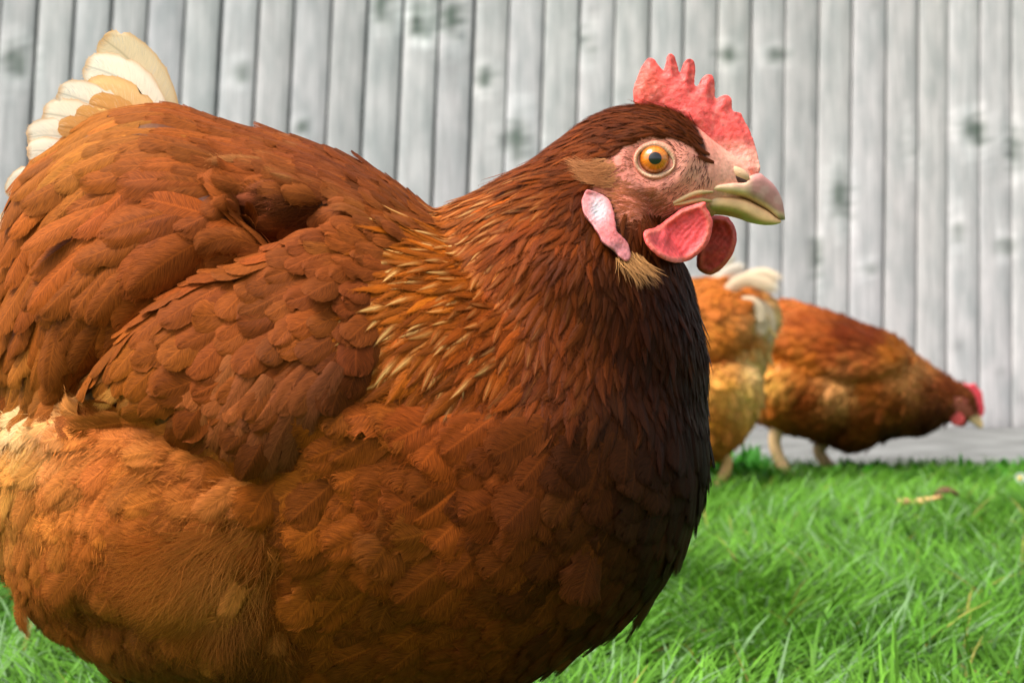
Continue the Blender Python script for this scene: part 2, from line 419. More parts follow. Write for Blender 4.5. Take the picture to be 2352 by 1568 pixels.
cr.color_ramp.elements[0].color = (.09, .09, .083, 1); cr.color_ramp.elements[1].color = (.20, .20, .19, 1)
L(n.outputs[0], cr.inputs[0]); L(cr.outputs[0], b.inputs['Base Color']); b.inputs['Roughness'].default_value = .85
bp = N('ShaderNodeBump'); bp.inputs['Strength'].default_value = .4; bp.inputs['Distance'].default_value = .004; L(n.outputs[0], bp.inputs['Height']); L(bp.outputs[0], b.inputs['Normal'])
LAWN_END = 2.40
px_ = np.linspace(-4, 5, 90); ye = LAWN_END + .05 * (vnoise(np.stack([px_, px_ * 0, px_ * 0], -1), 5, 3) - .5) + 0.02 * px_
v = np.concatenate([np.stack([px_, ye, px_ * 0 + .004], -1), np.stack([px_, 4.6 + .11 * px_, px_ * 0 + .004], -1)])
k = np.arange(89); q = np.stack([k, k + 1, k + 91, k + 90], -1)
o = mesh_np('path', v, q, m, smooth_shade=False); o['kind'] = 'structure'

# fence: narrow weathered boards, leaning back a little
m, t, b, N, L = mat_new('weathered_boards')
tc = N('ShaderNodeTexCoord'); mp = N('ShaderNodeMapping'); mp.inputs['Scale'].default_value = (230, 40, 5); L(tc.outputs['Object'], mp.inputs['Vector'])
n = N('ShaderNodeTexNoise'); n.inputs['Scale'].default_value = 1; n.inputs['Detail'].default_value = 7; n.inputs['Roughness'].default_value = .65; L(mp.outputs[0], n.inputs['Vector'])
mp2 = N('ShaderNodeMapping'); mp2.inputs['Scale'].default_value = (26, 6, 9); L(tc.outputs['Object'], mp2.inputs['Vector'])
n2 = N('ShaderNodeTexNoise'); n2.inputs['Scale'].default_value = 1; n2.inputs['Detail'].default_value = 4; L(mp2.outputs[0], n2.inputs['Vector'])
cr = N('ShaderNodeValToRGB'); cr.color_ramp.elements[0].position = .28; cr.color_ramp.elements[1].position = .72
cr.color_ramp.elements[0].color = (.36, .357, .35, 1); cr.color_ramp.elements[1].color = (.60, .595, .585, 1)
L(n.outputs[0], cr.inputs[0])
cr2 = N('ShaderNodeValToRGB'); cr2.color_ramp.elements[0].position = .3; cr2.color_ramp.elements[1].position = .7
cr2.color_ramp.elements[0].color = (.76, .79, .78, 1); cr2.color_ramp.elements[1].color = (1.12, 1.10, 1.08, 1); L(n2.outputs[0], cr2.inputs[0])
mu = N('ShaderNodeMix'); mu.data_type = 'RGBA'; mu.blend_type = 'MULTIPLY'; mu.inputs[0].default_value = 1; L(cr.outputs[0], mu.inputs[6]); L(cr2.outputs[0], mu.inputs[7])
at = N('ShaderNodeAttribute'); at.attribute_name = 'Col'
mu2 = N('ShaderNodeMix'); mu2.data_type = 'RGBA'; mu2.blend_type = 'MULTIPLY'; mu2.inputs[0].default_value = 1; L(mu.outputs[2], mu2.inputs[6]); L(at.outputs[0], mu2.inputs[7])
L(mu2.outputs[2], b.inputs['Base Color']); b.inputs['Roughness'].default_value = .8; b.inputs['Specular IOR Level'].default_value = .2
bp = N('ShaderNodeBump'); bp.inputs['Strength'].default_value = .5; bp.inputs['Distance'].default_value = .002; L(n.outputs[0], bp.inputs['Height']); L(bp.outputs[0], b.inputs['Normal'])
M_BOARD = m
fence = empty('fence', 'tall grey weathered fence of narrow upright boards behind the hens', 'fence')
FY0, FK, FA, FB = 3.59, .108, .033, .093
knots = [(880, 20, 26, 22), (962, 28, 20, 24), (1035, 40, 30, 30), (965, 62, 30, 12), (1110, 180, 20, 14), (1345, 100, 16, 22), (1190, 320, 28, 34), (1672, 130, 26, 14), (550, 165, 16, 14),
         (2235, 300, 34, 22), (1932, 450, 22, 34), (2305, 565, 16, 16), (1990, 617, 14, 10), (1872, 590, 10, 26), (1780, 130, 22, 10), (2330, 345, 18, 26), (40, 140, 26, 22), (690, 290, 14, 10), (2090, 330, 10, 26), (2190, 520, 8, 24)]
ups = np.array([FA, FB, 1.0])
ztop = H + 784 / F * 3.6
top_x = np.concatenate([np.arange(-26, 0) * 85 + 90, [90, 175, 260, 342, 427, 511, 595, 677, 762, 845, 927, 1010, 1090, 1170, 1251, 1333, 1413, 1493, 1570, 1648, 1726, 1803, 1881, 1956, 2033, 2106, 2176, 2248, 2321], 2321 + 71 * np.arange(1, 18)])
def fence_pt(px, py):                                  # where the leaning fence plane meets a guide ray
    d = cast_dir(px, py); nrm_ = np.cross(np.array([1, FK, 0]), ups); o0 = np.array([0, FY0, 0.]) - [0, 0, H]
    return d * ((o0 @ nrm_) / (d @ nrm_))[..., None] + [0, 0, H]
edge = fence_pt(top_x, np.zeros(len(top_x)))
foot = edge - ups * (edge[:, 2:3])
sdir = norm(np.array([1, FK, 0.])); fn = norm(np.cross(sdir, ups)); fn = fn if fn[1] < 0 else -fn
kp = fence_pt(np.array([k_[0] for k_ in knots], float), np.array([k_[1] for k_ in knots], float))
for i in range(len(edge) - 1):
    a, bb = foot[i], foot[i + 1]; wd = np.linalg.norm(bb - a)
    fr = np.clip((top_x[i] + 800) / 3900, 0, 1)
    gap = (.0085 - .003 * fr) * rng.uniform(.85, 1.2)
    nz = 170; zz = np.linspace(0.004, 1.62, nz); nx = 8
    prof_x = np.array([0, 0, .006, .25, .5, .75, .0, .0]); 
    xs = np.array([gap / 2, gap / 2, gap / 2 + .0006, wd * .35, wd * .65, wd - gap / 2 - .0006, wd - gap / 2, wd - gap / 2])
    ys = np.array([-.018, .0088, .0092, .0094, .0094, .0092, .0088, -.018])
    tw = rng.normal() * .02
    g = a[None, None] + sdir * xs[None, :, None] + ups * zz[:, None, None] + fn * (ys[None, :, None] + tw * (xs[None, :, None] - wd / 2))
    g = g + sdir * (.0012 * np.sin(zz * rng.uniform(2, 4) + rng.random() * 6))[:, None, None]
    kk = np.arange(nz - 1)[:, None] * nx + np.arange(nx - 1)[None, :]
    q = np.stack([kk, kk + 1, kk + nx + 1, kk + nx], -1).reshape(-1, 4)
    top = np.array([[(nz - 1) * nx + j for j in (0, 1, 6, 7)]]); q = np.concatenate([q, top])
    gv = g.reshape(-1, 3)
    tone = rng.uniform(.86, 1.1) * np.array([1.0 + rng.normal() * .008, 1.0, 1.0 + rng.normal() * .012]) * (np.array([.985, .99, 1.04]) * (1 - fr) + np.array([1.06, 1.01, 1.01]) * fr)
    col = np.tile(tone, (len(gv), 1))
    for (kx, ky, rx, ry), c0 in zip(knots, kp):
        d = gv - c0; e = np.hypot((d @ sdir) / (rx * .00080), d[:, 2] / (ry * .0015)); e = e + (vnoise(gv, 75, 2) - .5) * 1.3 + (vnoise(gv * [1, 1, .3], 30, 7) - .5) * .8
        s_ = np.exp(-np.clip(e, 0, 5) ** 2 * .75)[:, None]
        halo = np.exp(-((e - 1.9) / .6) ** 2)[:, None] * .3
        col = col * (1 - s_) + np.array([.22, .29, .24]) * col * s_; col = col * (1 + halo)
    for _ in range(rng.integers(0, 3)):
        c0 = a + sdir * wd * rng.uniform(.2, .8) + ups * rng.uniform(.05, 1.2); d = gv - c0; rr = rng.uniform(.006, .013)
        e = np.hypot((d @ sdir) / rr, d[:, 2] / (rr * 1.5)); s_ = np.exp(-np.clip(e, 0, 5) ** 2)[:, None] * rng.uniform(.3, .7); col = col * (1 - s_ * .55)
    # darker towards the lower end
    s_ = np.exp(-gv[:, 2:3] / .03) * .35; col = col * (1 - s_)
    mesh_np('board', gv, q, M_BOARD, fence, col, smooth_shade=False)
m2, t, b, N, L = mat_new('fence_shadow_board'); b.inputs['Base Color'].default_value = (.075, .10, .115, 1); b.inputs['Roughness'].default_value = .9  # dark colour stands in for the shade in the board gaps
a, bb = foot[0], foot[-1]
for zc in (.25, .85, 1.4):
    pts = []
    for e in (a, bb):
        for z_, y_ in ((-.05, -.019), (.05, -.019), (.05, -.06), (-.05, -.06)): pts.append(e + ups * (zc + z_) + fn * y_)
    q = [[0, 1, 5, 4], [1, 2, 6, 5], [2, 3, 7, 6], [3, 0, 4, 7], [0, 3, 2, 1], [4, 5, 6, 7]]
    mesh_np('rail', np.array(pts), q, m2, fence, smooth_shade=False)
pts = []
for e in (a, bb):
    for z_, y_ in ((0.004, -.065), (1.6, -.065), (1.6, -.08), (0.004, -.08)): pts.append(e + ups * z_ + fn * y_)
mesh_np('gap_shade_panel', np.array(pts), q, m2, fence, smooth_shade=False)  # added panel, coloured dark so the gaps read as shade

# grass
m, t, b, N, L = mat_new('grass_blade')
at = N('ShaderNodeAttribute'); at.attribute_name = 'Col'
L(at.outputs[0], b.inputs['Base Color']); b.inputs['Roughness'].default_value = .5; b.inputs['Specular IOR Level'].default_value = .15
tr = N('ShaderNodeBsdfTranslucent'); L(at.outputs[0], tr.inputs[0]); ms = N('ShaderNodeMixShader'); ms.inputs[0].default_value = .3
L(b.outputs[0], ms.inputs[1]); L(tr.outputs[0], ms.inputs[2]); L(ms.outputs[0], t.nodes['Material Output'].inputs[0])
M_GRASS = m
def blades(x, y, ln, az, bend, wd, col, K=5, lean0=.25):
    n = len(x); u = np.linspace(0, 1, K + 1)
    ang = lean0 + bend[:, None] * u[None, :]           # angle from vertical
    st = ln[:, None] / K
    hx = np.concatenate([np.zeros((n, 1)), np.cumsum(np.sin(ang[:, 1:]) * st, 1)], 1); z = np.concatenate([np.zeros((n, 1)), np.cumsum(np.cos(ang[:, 1:]) * st, 1)], 1)
    z = np.maximum(z, .004 + .012 * u)
    c = np.stack([x[:, None] + hx * np.cos(az)[:, None], y[:, None] + hx * np.sin(az)[:, None], z], -1)
    az2 = az + rng.normal(size=n) * .5
    s = np.stack([-np.sin(az2), np.cos(az2), np.zeros(n)], -1)[:, None]
    hw = wd[:, None] * np.where(u < .5, .8 + .2 * u * 2, np.clip(1 - ((u - .5) / .52) ** 1.6, .03, 1)) / 2
    pos = np.stack([c - s * hw[..., None], c + s * hw[..., None]], 2); mm = 2 * (K + 1)
    i = np.arange(n)[:, None] * mm + np.arange(K)[None, :] * 2
    q = np.stack([i, i + 1, i + 3, i + 2], -1).reshape(-1, 4)
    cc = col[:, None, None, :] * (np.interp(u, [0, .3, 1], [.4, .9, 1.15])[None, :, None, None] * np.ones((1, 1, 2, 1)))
    return pos.reshape(-1, 3), q, cc.reshape(-1, 3)
nb = 225000
y = .3 + (2.47 - .3) * rng.random(nb) ** .85; x = (rng.random(nb) * 2 - 1) * (.46 * y + .30)
edge_y = LAWN_END + .01 + .10 * (vnoise(np.stack([x, x * 0, x * 0], -1), 9, 5) - .5) * 2 + .02 * x
kp_ = (y < edge_y); x, y = x[kp_], y[kp_]; nb = len(x)
cl = vnoise(np.stack([x, y, x * 0], -1), 9, 1); cl2 = vnoise(np.stack([x, y, x * 0], -1), 28, 2)
az = (vnoise(np.stack([x, y, x * 0], -1), 6, 4) * 2 * np.pi * 1.4 + 2.2 + rng.normal(size=nb) * .9)
ln = (.036 + .04 * cl2 + .028 * rng.random(nb)) * (1 - .35 * smooth((y - 1.6) / .8))
bend = rng.uniform(.7, 2.5, nb); wd = rng.uniform(.0013, .0032, nb)
g1, g2, g3 = lin(80, 126, 32), lin(106, 156, 50), lin(44, 94, 22)
k1 = rng.random((nb, 1)); k2 = smooth((cl[:, None] - .2) / .6)
col = g1 * (1 - k1) + g2 * k1; col = col * (.5 + .5 * k2) + g3 * (.5 - .5 * k2)
col *= rng.uniform(.6, 1.35, (nb, 1)); blu = (rng.random(nb) < .12)[:, None]; col = np.where(blu, lin(118, 150, 100) * rng.uniform(.8, 1.1, (nb, 1)), col)
dry = (rng.random(nb) < .012)[:, None]; col = np.where(dry, lin(160, 150, 74) * rng.uniform(.7, 1, (nb, 1)), col)
G = [blades(x, y, ln, az, bend, wd, col)]
# taller wisps in the near right corner
tx = np.array([2052, 2070, 2110, 2128, 2150, 2175, 2240, 2290, 2330, 2010, 1950, 2200, 2262]); tops = np.array([1440, 1420, 1365, 1440, 1468, 1500, 1400, 1470, 1450, 1500, 1520, 1480, 1520])
Yt = rng.uniform(.70, .8, len(tx)); ht = H - (tops - CY) * Yt / F
G.append(blades((tx - CX) * Yt / F, Yt, ht * 1.04, rng.uniform(0, 6.28, len(tx)), rng.uniform(.1, .5, len(tx)), np.full(len(tx), .0026), np.tile(g1 * .75, (len(tx), 1)), K=7, lean0=.05))
# leafy weeds along the concrete
nw = 2600; wx = rng.uniform(-.6, 1.3, nw); wy = LAWN_END - .01 - rng.random(nw) ** 2 * .30 + .02 * wx
G.append(blades(wx, wy, rng.uniform(.02, .045, nw) * (1 + 1.1 * smooth((vnoise(np.stack([wx, wx * 0, wx * 0], -1), 7, 6) - .42) / .3)), rng.uniform(0, 6.28, nw), rng.uniform(.3, 1.6, nw), rng.uniform(.008, .016, nw), (lin(52, 125, 22) * rng.uniform(.6, 1.3, (nw, 1)))))
V, Q, Cc, o_ = [], [], [], 0
for v, q, c in G: V.append(v); Q.append(q + o_); Cc.append(c); o_ += len(v)
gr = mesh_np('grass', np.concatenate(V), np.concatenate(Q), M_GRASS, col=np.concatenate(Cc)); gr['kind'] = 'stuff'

# ================================================================== the big hen
YM = .50
hen = empty('hen', 'large rust brown hen in profile with red comb, filling the front of the lawn', 'hen', 'brown hens')
bt = [(-70, 880), (-50, 700), (-10, 560), (25, 440), (75, 352), (150, 302), (250, 250), (390, 236), (470, 266), (560, 294), (650, 312), (750, 342), (830, 376), (900, 418), (960, 462), (1010, 500), (1100, 570), (1200, 620), (1300, 660), (1400, 700), (1480, 750), (1540, 800), (1580, 860), (1612, 940), (1624, 1000)]
bbm = [(-70, 900), (-50, 1120), (-10, 1270), (25, 1325), (75, 1395), (150, 1460), (250, 1512), (390, 1565), (470, 1590), (560, 1605), (650, 1615), (750, 1620), (830, 1618), (900, 1612), (960, 1605), (1010, 1598), (1100, 1580), (1200, 1540), (1300, 1488), (1400, 1435), (1480, 1372), (1540, 1292), (1580, 1215), (1612, 1110), (1624, 1040)]
hwk = [(-70, .004), (-50, .013), (-10, .021), (75, .034), (250, .055), (470, .075), (650, .079), (900, .080), (1100, .077), (1300, .068), (1400, .060), (1480, .050), (1540, .040), (1580, .031), (1612, .018), (1624, .006)]
_sq = lambda x: x + .15 * max(300 - x, 0)
_dn = lambda x: 10 * float(smooth(np.array((520 - x) / 200.)))
rings = [((_sq(a[0]), a[1] + _dn(a[0])), (_sq(a[0]), b_[1]), float(np.interp(a[0], [h_[0] for h_ in hwk], [h_[1] for h_ in hwk]))) for a, b_ in zip(bt, bbm)]
body = ring_loft(rings, YM, 4, 64)
nk = [((820, 640), (1480, 1230), .050), ((1000, 496), (1622, 900), .053), ((1085, 452), (1602, 730), .044), ((1155, 412), (1588, 640), .036), ((1218, 377), (1572, 600), .030), ((1275, 334), (1545, 580), .0255),
      ((1335, 287), (1520, 566), .0225), ((1400, 255), (1510, 560), .0205), ((1458, 246), (1562, 540), .0200), ((1522, 252), (1625, 505), .0185), ((1580, 282), (1655, 485), .0155), ((1635, 325), (1685, 470), .0115), ((1680, 356), (1712, 458), .0080), ((1715, 375), (1735, 445), .005)]
neck = ring_loft(nk, YM, 6, 64, 1.0, .80)
V, Q = remesh([body, neck], .0010, 14)
WING = [(985, 500), (860, 500), (740, 492), (640, 540), (540, 590), (440, 622), (330, 700), (250, 780), (180, 870), (122, 942), (330, 968), (420, 1015), (490, 1050), (560, 1098), (640, 1090), (700, 1005), (820, 905), (860, 800), (835, 660), (900, 560)]
HACK = [(1000, 470), (1080, 425), (1210, 350), (1330, 262), (1455, 218), (1560, 240), (1640, 330), (1720, 500), (1680, 640), (1680, 1000), (1450, 1045), (1150, 1015), (1000, 990), (900, 945), (820, 880), (800, 760), (825, 620), (870, 530), (960, 490)]
THIGH = [(-200, 905), (120, 950), (330, 968), (480, 1040), (560, 1105), (650, 1100), (600, 1250), (640, 1400), (690, 1760), (-200, 1760)]
BACK = [(-200, 150), (1010, 150), (1000, 490), (860, 500), (740, 492), (640, 540), (540, 590), (440, 622), (330, 700), (250, 780), (120, 942), (-200, 905)]
FACE = hz([(400, 700), (480, 645), (560, 628), (650, 622), (760, 645), (860, 690), (925, 760), (960, 820), (955, 700), (880, 530), (1300, 530), (1500, 900), (1500, 1260), (1010, 1260), (960, 1100), (830, 1130), (700, 1190), (540, 1250), (400, 1230), (370, 1130), (330, 1020), (190, 970), (145, 860), (300, 775)])
def bump(px, py, poly, Hh, e):
    d = np.clip(sdist(px, py, poly) / e, 0, 1); return Hh * np.sqrt(d * (2 - d))
def groove(px, py, line, depth, wpx):
    l = catmull(line, 10); d = np.full(px.shape, 1e9)
    for a in l: d = np.minimum(d, np.hypot(px - a[0], py - a[1]))
    return -depth * np.exp(-(d / wpx) ** 2)
def relax(V, Q, wgt, it):
    d = np.zeros(len(V)); 
    for k in range(4): np.add.at(d, Q[:, k], 2.0)
    for _ in range(it):
        a = np.zeros_like(V)
        for k in range(4): np.add.at(a, Q[:, k], V[Q[:, (k + 1) % 4]] + V[Q[:, (k + 3) % 4]])
        V = V + wgt[:, None] * .6 * (a / d[:, None] - V)
    return V
px, py = guide(V, YM)
V = relax(V, Q, smooth((py - .45 * (1640 - px) - 480) / 120) * smooth((px - 850) / 150) * smooth((1330 - py) / 150), 260)
Nv = vnormals(V, Q); px, py = guide(V, YM)
side = smooth(np.abs(Nv[:, 1]) / .6)
h = bump(px, py, WING, .0062, 95) * (.25 + .75 * smooth((900 - px + .45 * (py - 600)) / 320)) + bump(px, py, HACK, .0020, 200) * smooth((1500 - px) / 300)
h += bump(px, py, [(730, 930), (1000, 960), (1650, 900), (1750, 1750), (740, 1750), (670, 1500), (640, 1380), (612, 1250), (655, 1095), (700, 1000)], .0035, 80) * smooth((1500 - px) / 400)
h += bump(px, py, [(-60, 960), (200, 975), (450, 1040), (600, 1130), (610, 1300), (600, 1560), (300, 1540), (60, 1400), (-60, 1250)], .007, 200)
h += bump(px, py, [(0, 420), (250, 300), (480, 330), (560, 480), (420, 610), (250, 740), (130, 900), (-40, 880)], .003, 150)
h += groove(px, py, [(560, 470), (640, 505), (700, 500), (735, 488)], .015, 28)
h += groove(px, py, [(640, 545), (540, 598), (440, 628), (330, 708), (250, 790), (150, 910)], .006, 32)
h += groove(px, py, [(560, 1360), (480, 1400), (330, 1420), (200, 1400)], .003, 40)
h += (vnoise(V, 38, 3) - .5) * .004 * smooth((1350 - px) / 200)
# face: brow ridge, socket, cheek
ex, ey = hz([(612, 785)])[0]
de = np.hypot((px - ex) / 1.1, py - ey)
h += -.0016 * np.exp(-(de / 42) ** 2) + .0012 * np.exp(-((de - 66) / 20) ** 2)
h += .0016 * np.exp(-(np.hypot(px - 1450, py - 485) / 60) ** 2)
V = V + Nv * (h * side)[:, None]
S = Surf(V, Q)
# skin pigment; under-plumage colour follows the feathers, painted breast shade included
SKIN = lin(228, 142, 122)
# control points: x, y, dx, dy, length, width (guide px), colour (throat and breast rows hold shade), streak
def ctl(rows, tint=(.64, .55, .25)):
    a = np.array([r[:6] for r in rows], float); c = np.array([lin(*r[6]) for r in rows]) * np.array(tint); s = np.array([r[7] if len(r) > 7 else 0 for r in rows], float)
    d = norm(a[:, 2:4]); return a[:, :2], np.concatenate([d, a[:, 4:6], c, s[:, None]], 1)
CT_HACK = ctl([
    (1560, 270, -.9, -.45, 30, 7, (92, 44, 24)), (1470, 262, -1, .05, 42, 9, (100, 48, 25)), (1400, 290, -.92, .3, 46, 10, (100, 47, 24)), (1330, 320, -.85, .5, 60, 13, (112, 54, 26)), (1300, 400, -.75, .66, 62, 13, (104, 50, 24)), (1200, 420, -.75, .6, 82, 16, (128, 64, 30), .15), (1100, 500, -.78, .55, 95, 19, (145, 76, 32), .35),
    (980, 530, -.93, .33, 120, 19, (160, 88, 36), .8), (900, 600, -.9, .42, 110, 20, (165, 92, 38), .8), (870, 720, -.82, .55, 105, 22, (165, 90, 36), .7), (860, 830, -.74, .66, 105, 24, (160, 86, 34), .6), (950, 800, -.7, .7, 105, 24, (158, 84, 34), .55), (1000, 660, -.75, .62, 100, 22, (160, 86, 34), .3), (1080, 850, -.58, .8, 105, 26, (146, 74, 30), .35),
    (1150, 700, -.6, .78, 95, 22, (138, 68, 29), .08), (1200, 560, -.62, .76, 85, 18, (128, 62, 28)), (1300, 600, -.4, .9, 80, 18, (110, 52, 26)), (1350, 480, -.45, .9, 60, 13, (88, 42, 22)), (1300, 780, -.3, .95, 92, 24, (112, 54, 25)), (1400, 650, -.15, 1, 66, 16, (74, 36, 22)),
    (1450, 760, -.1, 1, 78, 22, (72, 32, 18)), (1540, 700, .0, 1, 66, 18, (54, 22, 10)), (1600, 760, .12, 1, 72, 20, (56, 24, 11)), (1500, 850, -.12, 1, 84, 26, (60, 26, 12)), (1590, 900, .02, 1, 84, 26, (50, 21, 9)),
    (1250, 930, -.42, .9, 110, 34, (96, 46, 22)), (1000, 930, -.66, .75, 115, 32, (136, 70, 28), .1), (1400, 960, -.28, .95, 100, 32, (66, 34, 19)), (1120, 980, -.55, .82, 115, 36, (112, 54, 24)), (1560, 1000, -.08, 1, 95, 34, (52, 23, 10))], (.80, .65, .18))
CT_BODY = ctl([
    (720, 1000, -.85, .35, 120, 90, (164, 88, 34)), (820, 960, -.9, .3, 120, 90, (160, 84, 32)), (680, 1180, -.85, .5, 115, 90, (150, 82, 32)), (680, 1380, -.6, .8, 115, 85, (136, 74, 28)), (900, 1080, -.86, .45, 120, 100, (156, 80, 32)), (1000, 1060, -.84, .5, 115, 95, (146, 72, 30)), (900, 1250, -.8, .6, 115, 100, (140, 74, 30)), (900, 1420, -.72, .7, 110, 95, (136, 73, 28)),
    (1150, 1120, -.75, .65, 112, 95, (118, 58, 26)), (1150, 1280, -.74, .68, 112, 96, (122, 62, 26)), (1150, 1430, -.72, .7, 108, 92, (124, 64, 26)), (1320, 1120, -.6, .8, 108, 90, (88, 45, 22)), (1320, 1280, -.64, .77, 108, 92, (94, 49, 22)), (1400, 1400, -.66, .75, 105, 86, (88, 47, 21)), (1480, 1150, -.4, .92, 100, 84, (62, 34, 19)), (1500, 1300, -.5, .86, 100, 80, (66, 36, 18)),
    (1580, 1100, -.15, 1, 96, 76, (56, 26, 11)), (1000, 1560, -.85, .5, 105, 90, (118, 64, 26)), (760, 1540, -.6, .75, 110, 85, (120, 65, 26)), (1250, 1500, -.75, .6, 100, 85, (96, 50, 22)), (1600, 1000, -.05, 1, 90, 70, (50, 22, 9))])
CT_BACK = ctl([
    (300, 290, -.93, .1, 125, 62, (176, 108, 58)), (200, 350, -.85, .5, 120, 60, (182, 116, 62)), (430, 290, -.97, .05, 115, 58, (154, 82, 42)), (600, 330, -.97, .0, 92, 58, (144, 76, 42)), (520, 370, -.97, .12, 105, 55, (148, 78, 40)), (750, 375, -.95, -.12, 80, 52, (132, 68, 42)), (850, 420, -.93, -.25, 76, 44, (128, 66, 42)), (930, 455, -.9, -.3, 86, 34, (140, 76, 48)), (850, 470, -.98, -.05, 90, 40, (150, 84, 50)),
    (150, 470, -.75, .66, 150, 62, (168, 92, 42)), (80, 620, -.5, .86, 150, 60, (160, 86, 38)), (110, 760, -.35, .93, 140, 62, (150, 80, 36)), (300, 450, -.9, .4, 135, 60, (158, 82, 38)), (420, 500, -.88, .45, 170, 90, (140, 70, 32)), (240, 600, -.68, .73, 150, 62, (154, 82, 36)), (340, 600, -.72, .68, 150, 66, (146, 76, 34)), (200, 760, -.45, .88, 140, 60, (140, 74, 33)), (60, 850, -.5, .85, 120, 50, (176, 110, 60)),
    (560, 450, -.95, .2, 100, 46, (150, 80, 42)), (660, 420, -.96, .08, 84, 46, (148, 80, 46), .2)])
CT_WING = ctl([
    (900, 540, -.95, .3, 80, 42, (150, 82, 46)), (800, 580, -.9, .42, 80, 52, (146, 78, 42)), (700, 560, -.86, .5, 95, 55, (144, 74, 40)), (600, 640, -.8, .6, 95, 58, (150, 80, 38)), (780, 700, -.76, .62, 80, 58, (140, 72, 38)), (700, 750, -.74, .66, 95, 62, (144, 76, 36)), (480, 700, -.76, .64, 110, 60, (152, 78, 38)), (560, 800, -.72, .68, 125, 66, (146, 76, 36)), (420, 790, -.74, .66, 115, 58, (156, 84, 36)), (640, 870, -.68, .72, 130, 68, (136, 70, 32)),
    (780, 820, -.6, .76, 100, 66, (118, 60, 32)), (330, 850, -.74, .66, 120, 50, (152, 84, 32)), (480, 920, -.66, .74, 150, 66, (130, 66, 27)), (640, 980, -.45, .88, 145, 66, (110, 56, 25)), (760, 900, -.6, .75, 110, 66, (106, 55, 28))])
CT_THIGH = ctl([
    (20, 960, -.9, .42, 130, 40, (240, 208, 176)), (40, 1060, -.85, .5, 130, 44, (206, 146, 84)), (120, 1130, -.85, .5, 150, 60, (188, 112, 54)), (300, 1030, -.93, .32, 150, 60, (190, 108, 52)), (500, 1110, -.9, .4, 150, 60, (190, 108, 54)), (580, 1180, -.75, .62, 120, 54, (182, 108, 58)), (400, 1200, -.85, .5, 150, 66, (178, 98, 44)), (250, 1230, -.8, .6, 150, 66, (172, 94, 42)), (100, 1280, -.55, .83, 140, 62, (168, 94, 42)), (560, 1300, -.45, .9, 120, 46, (184, 116, 66)),
    (430, 1320, -.72, .68, 130, 50, (200, 122, 64)), (330, 1350, -.8, .6, 120, 60, (140, 74, 32)), (150, 1400, -.4, .92, 120, 56, (142, 78, 34)), (450, 1430, -.35, .92, 130, 60, (158, 88, 40)), (580, 1430, -.1, 1, 120, 46, (118, 68, 34)), (300, 1480, -.25, .96, 120, 60, (124, 70, 30)), (600, 1540, -.2, .97, 120, 56, (84, 46, 20)), (420, 1550, -.2, .97, 110, 56, (110, 64, 28)), (10, 1200, -.6, .8, 130, 50, (190, 124, 66))], (.83, .73, .47))
CT_BACK[1][:, 2:4] *= np.where(CT_BACK[0][:, :1] < 480, 1.25, 1.05); CT_BODY[1][:, 2:4] *= 1.12; CT_WING[1][:, 2:4] *= 1.08
CT_HACK[1][:, 2] *= 1.22; CT_HACK[1][:, 3] *= 1.12
for ct_ in (CT_HACK, CT_BODY): ct_[1][:, 4:7] *= (1 - .36 * smooth((ct_[0][:, :1] - 1200) / 350) * smooth((ct_[0][:, 1:] - 600) / 120))   # throat and breast: shaded side darkened in the feather colour
CT_THIGH[1][:, 2] *= 1.15; CT_THIGH[1][:, 3] *= 1.3
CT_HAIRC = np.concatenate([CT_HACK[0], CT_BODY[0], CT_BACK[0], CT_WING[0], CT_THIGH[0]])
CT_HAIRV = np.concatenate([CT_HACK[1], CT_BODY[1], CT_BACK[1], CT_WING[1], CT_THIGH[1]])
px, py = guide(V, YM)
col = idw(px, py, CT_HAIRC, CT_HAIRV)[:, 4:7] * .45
fd = sdist(px, py, FACE)
k = smooth((fd + 4) / 10)[:, None]
fcol = np.tile(SKIN, (len(V), 1))
cheek = np.exp(-(((px - 1445) / 80) ** 2 + ((py - 490) / 50) ** 2))[:, None]
fcol = fcol * (1 - cheek * .42) + lin(176, 100, 66) * cheek * .42
red = np.exp(-(((px - 1395) / 40) ** 2 + ((py - 400) / 55) ** 2))[:, None]; fcol = fcol * (1 - .6 * red) + lin(206, 96, 84) * .6 * red
pale = np.exp(-(((px - 1600) / 46) ** 2 + ((py - 395) / 40) ** 2))[:, None]; fcol = fcol * (1 - .6 * pale) + lin(222, 160, 138) * .6 * pale
cer = smooth((px - 1625) / 50)[:, None] * smooth((470 - py) / 20)[:, None]; fcol = fcol * (1 - .8 * cer) + lin(238, 172, 148) * .8 * cer
thr = smooth((py - 520) / 40)[:, None] * smooth((px - 1560) / 40)[:, None]; fcol = fcol * (1 - thr) + lin(96, 54, 40) * thr
fcol *= (1 + (vnoise(V, 420, 5) - .5) * .3)[:, None]
col = col * (1 - k) + fcol * k
mesh_np('body', V, Q, M_BODY, hen, col)

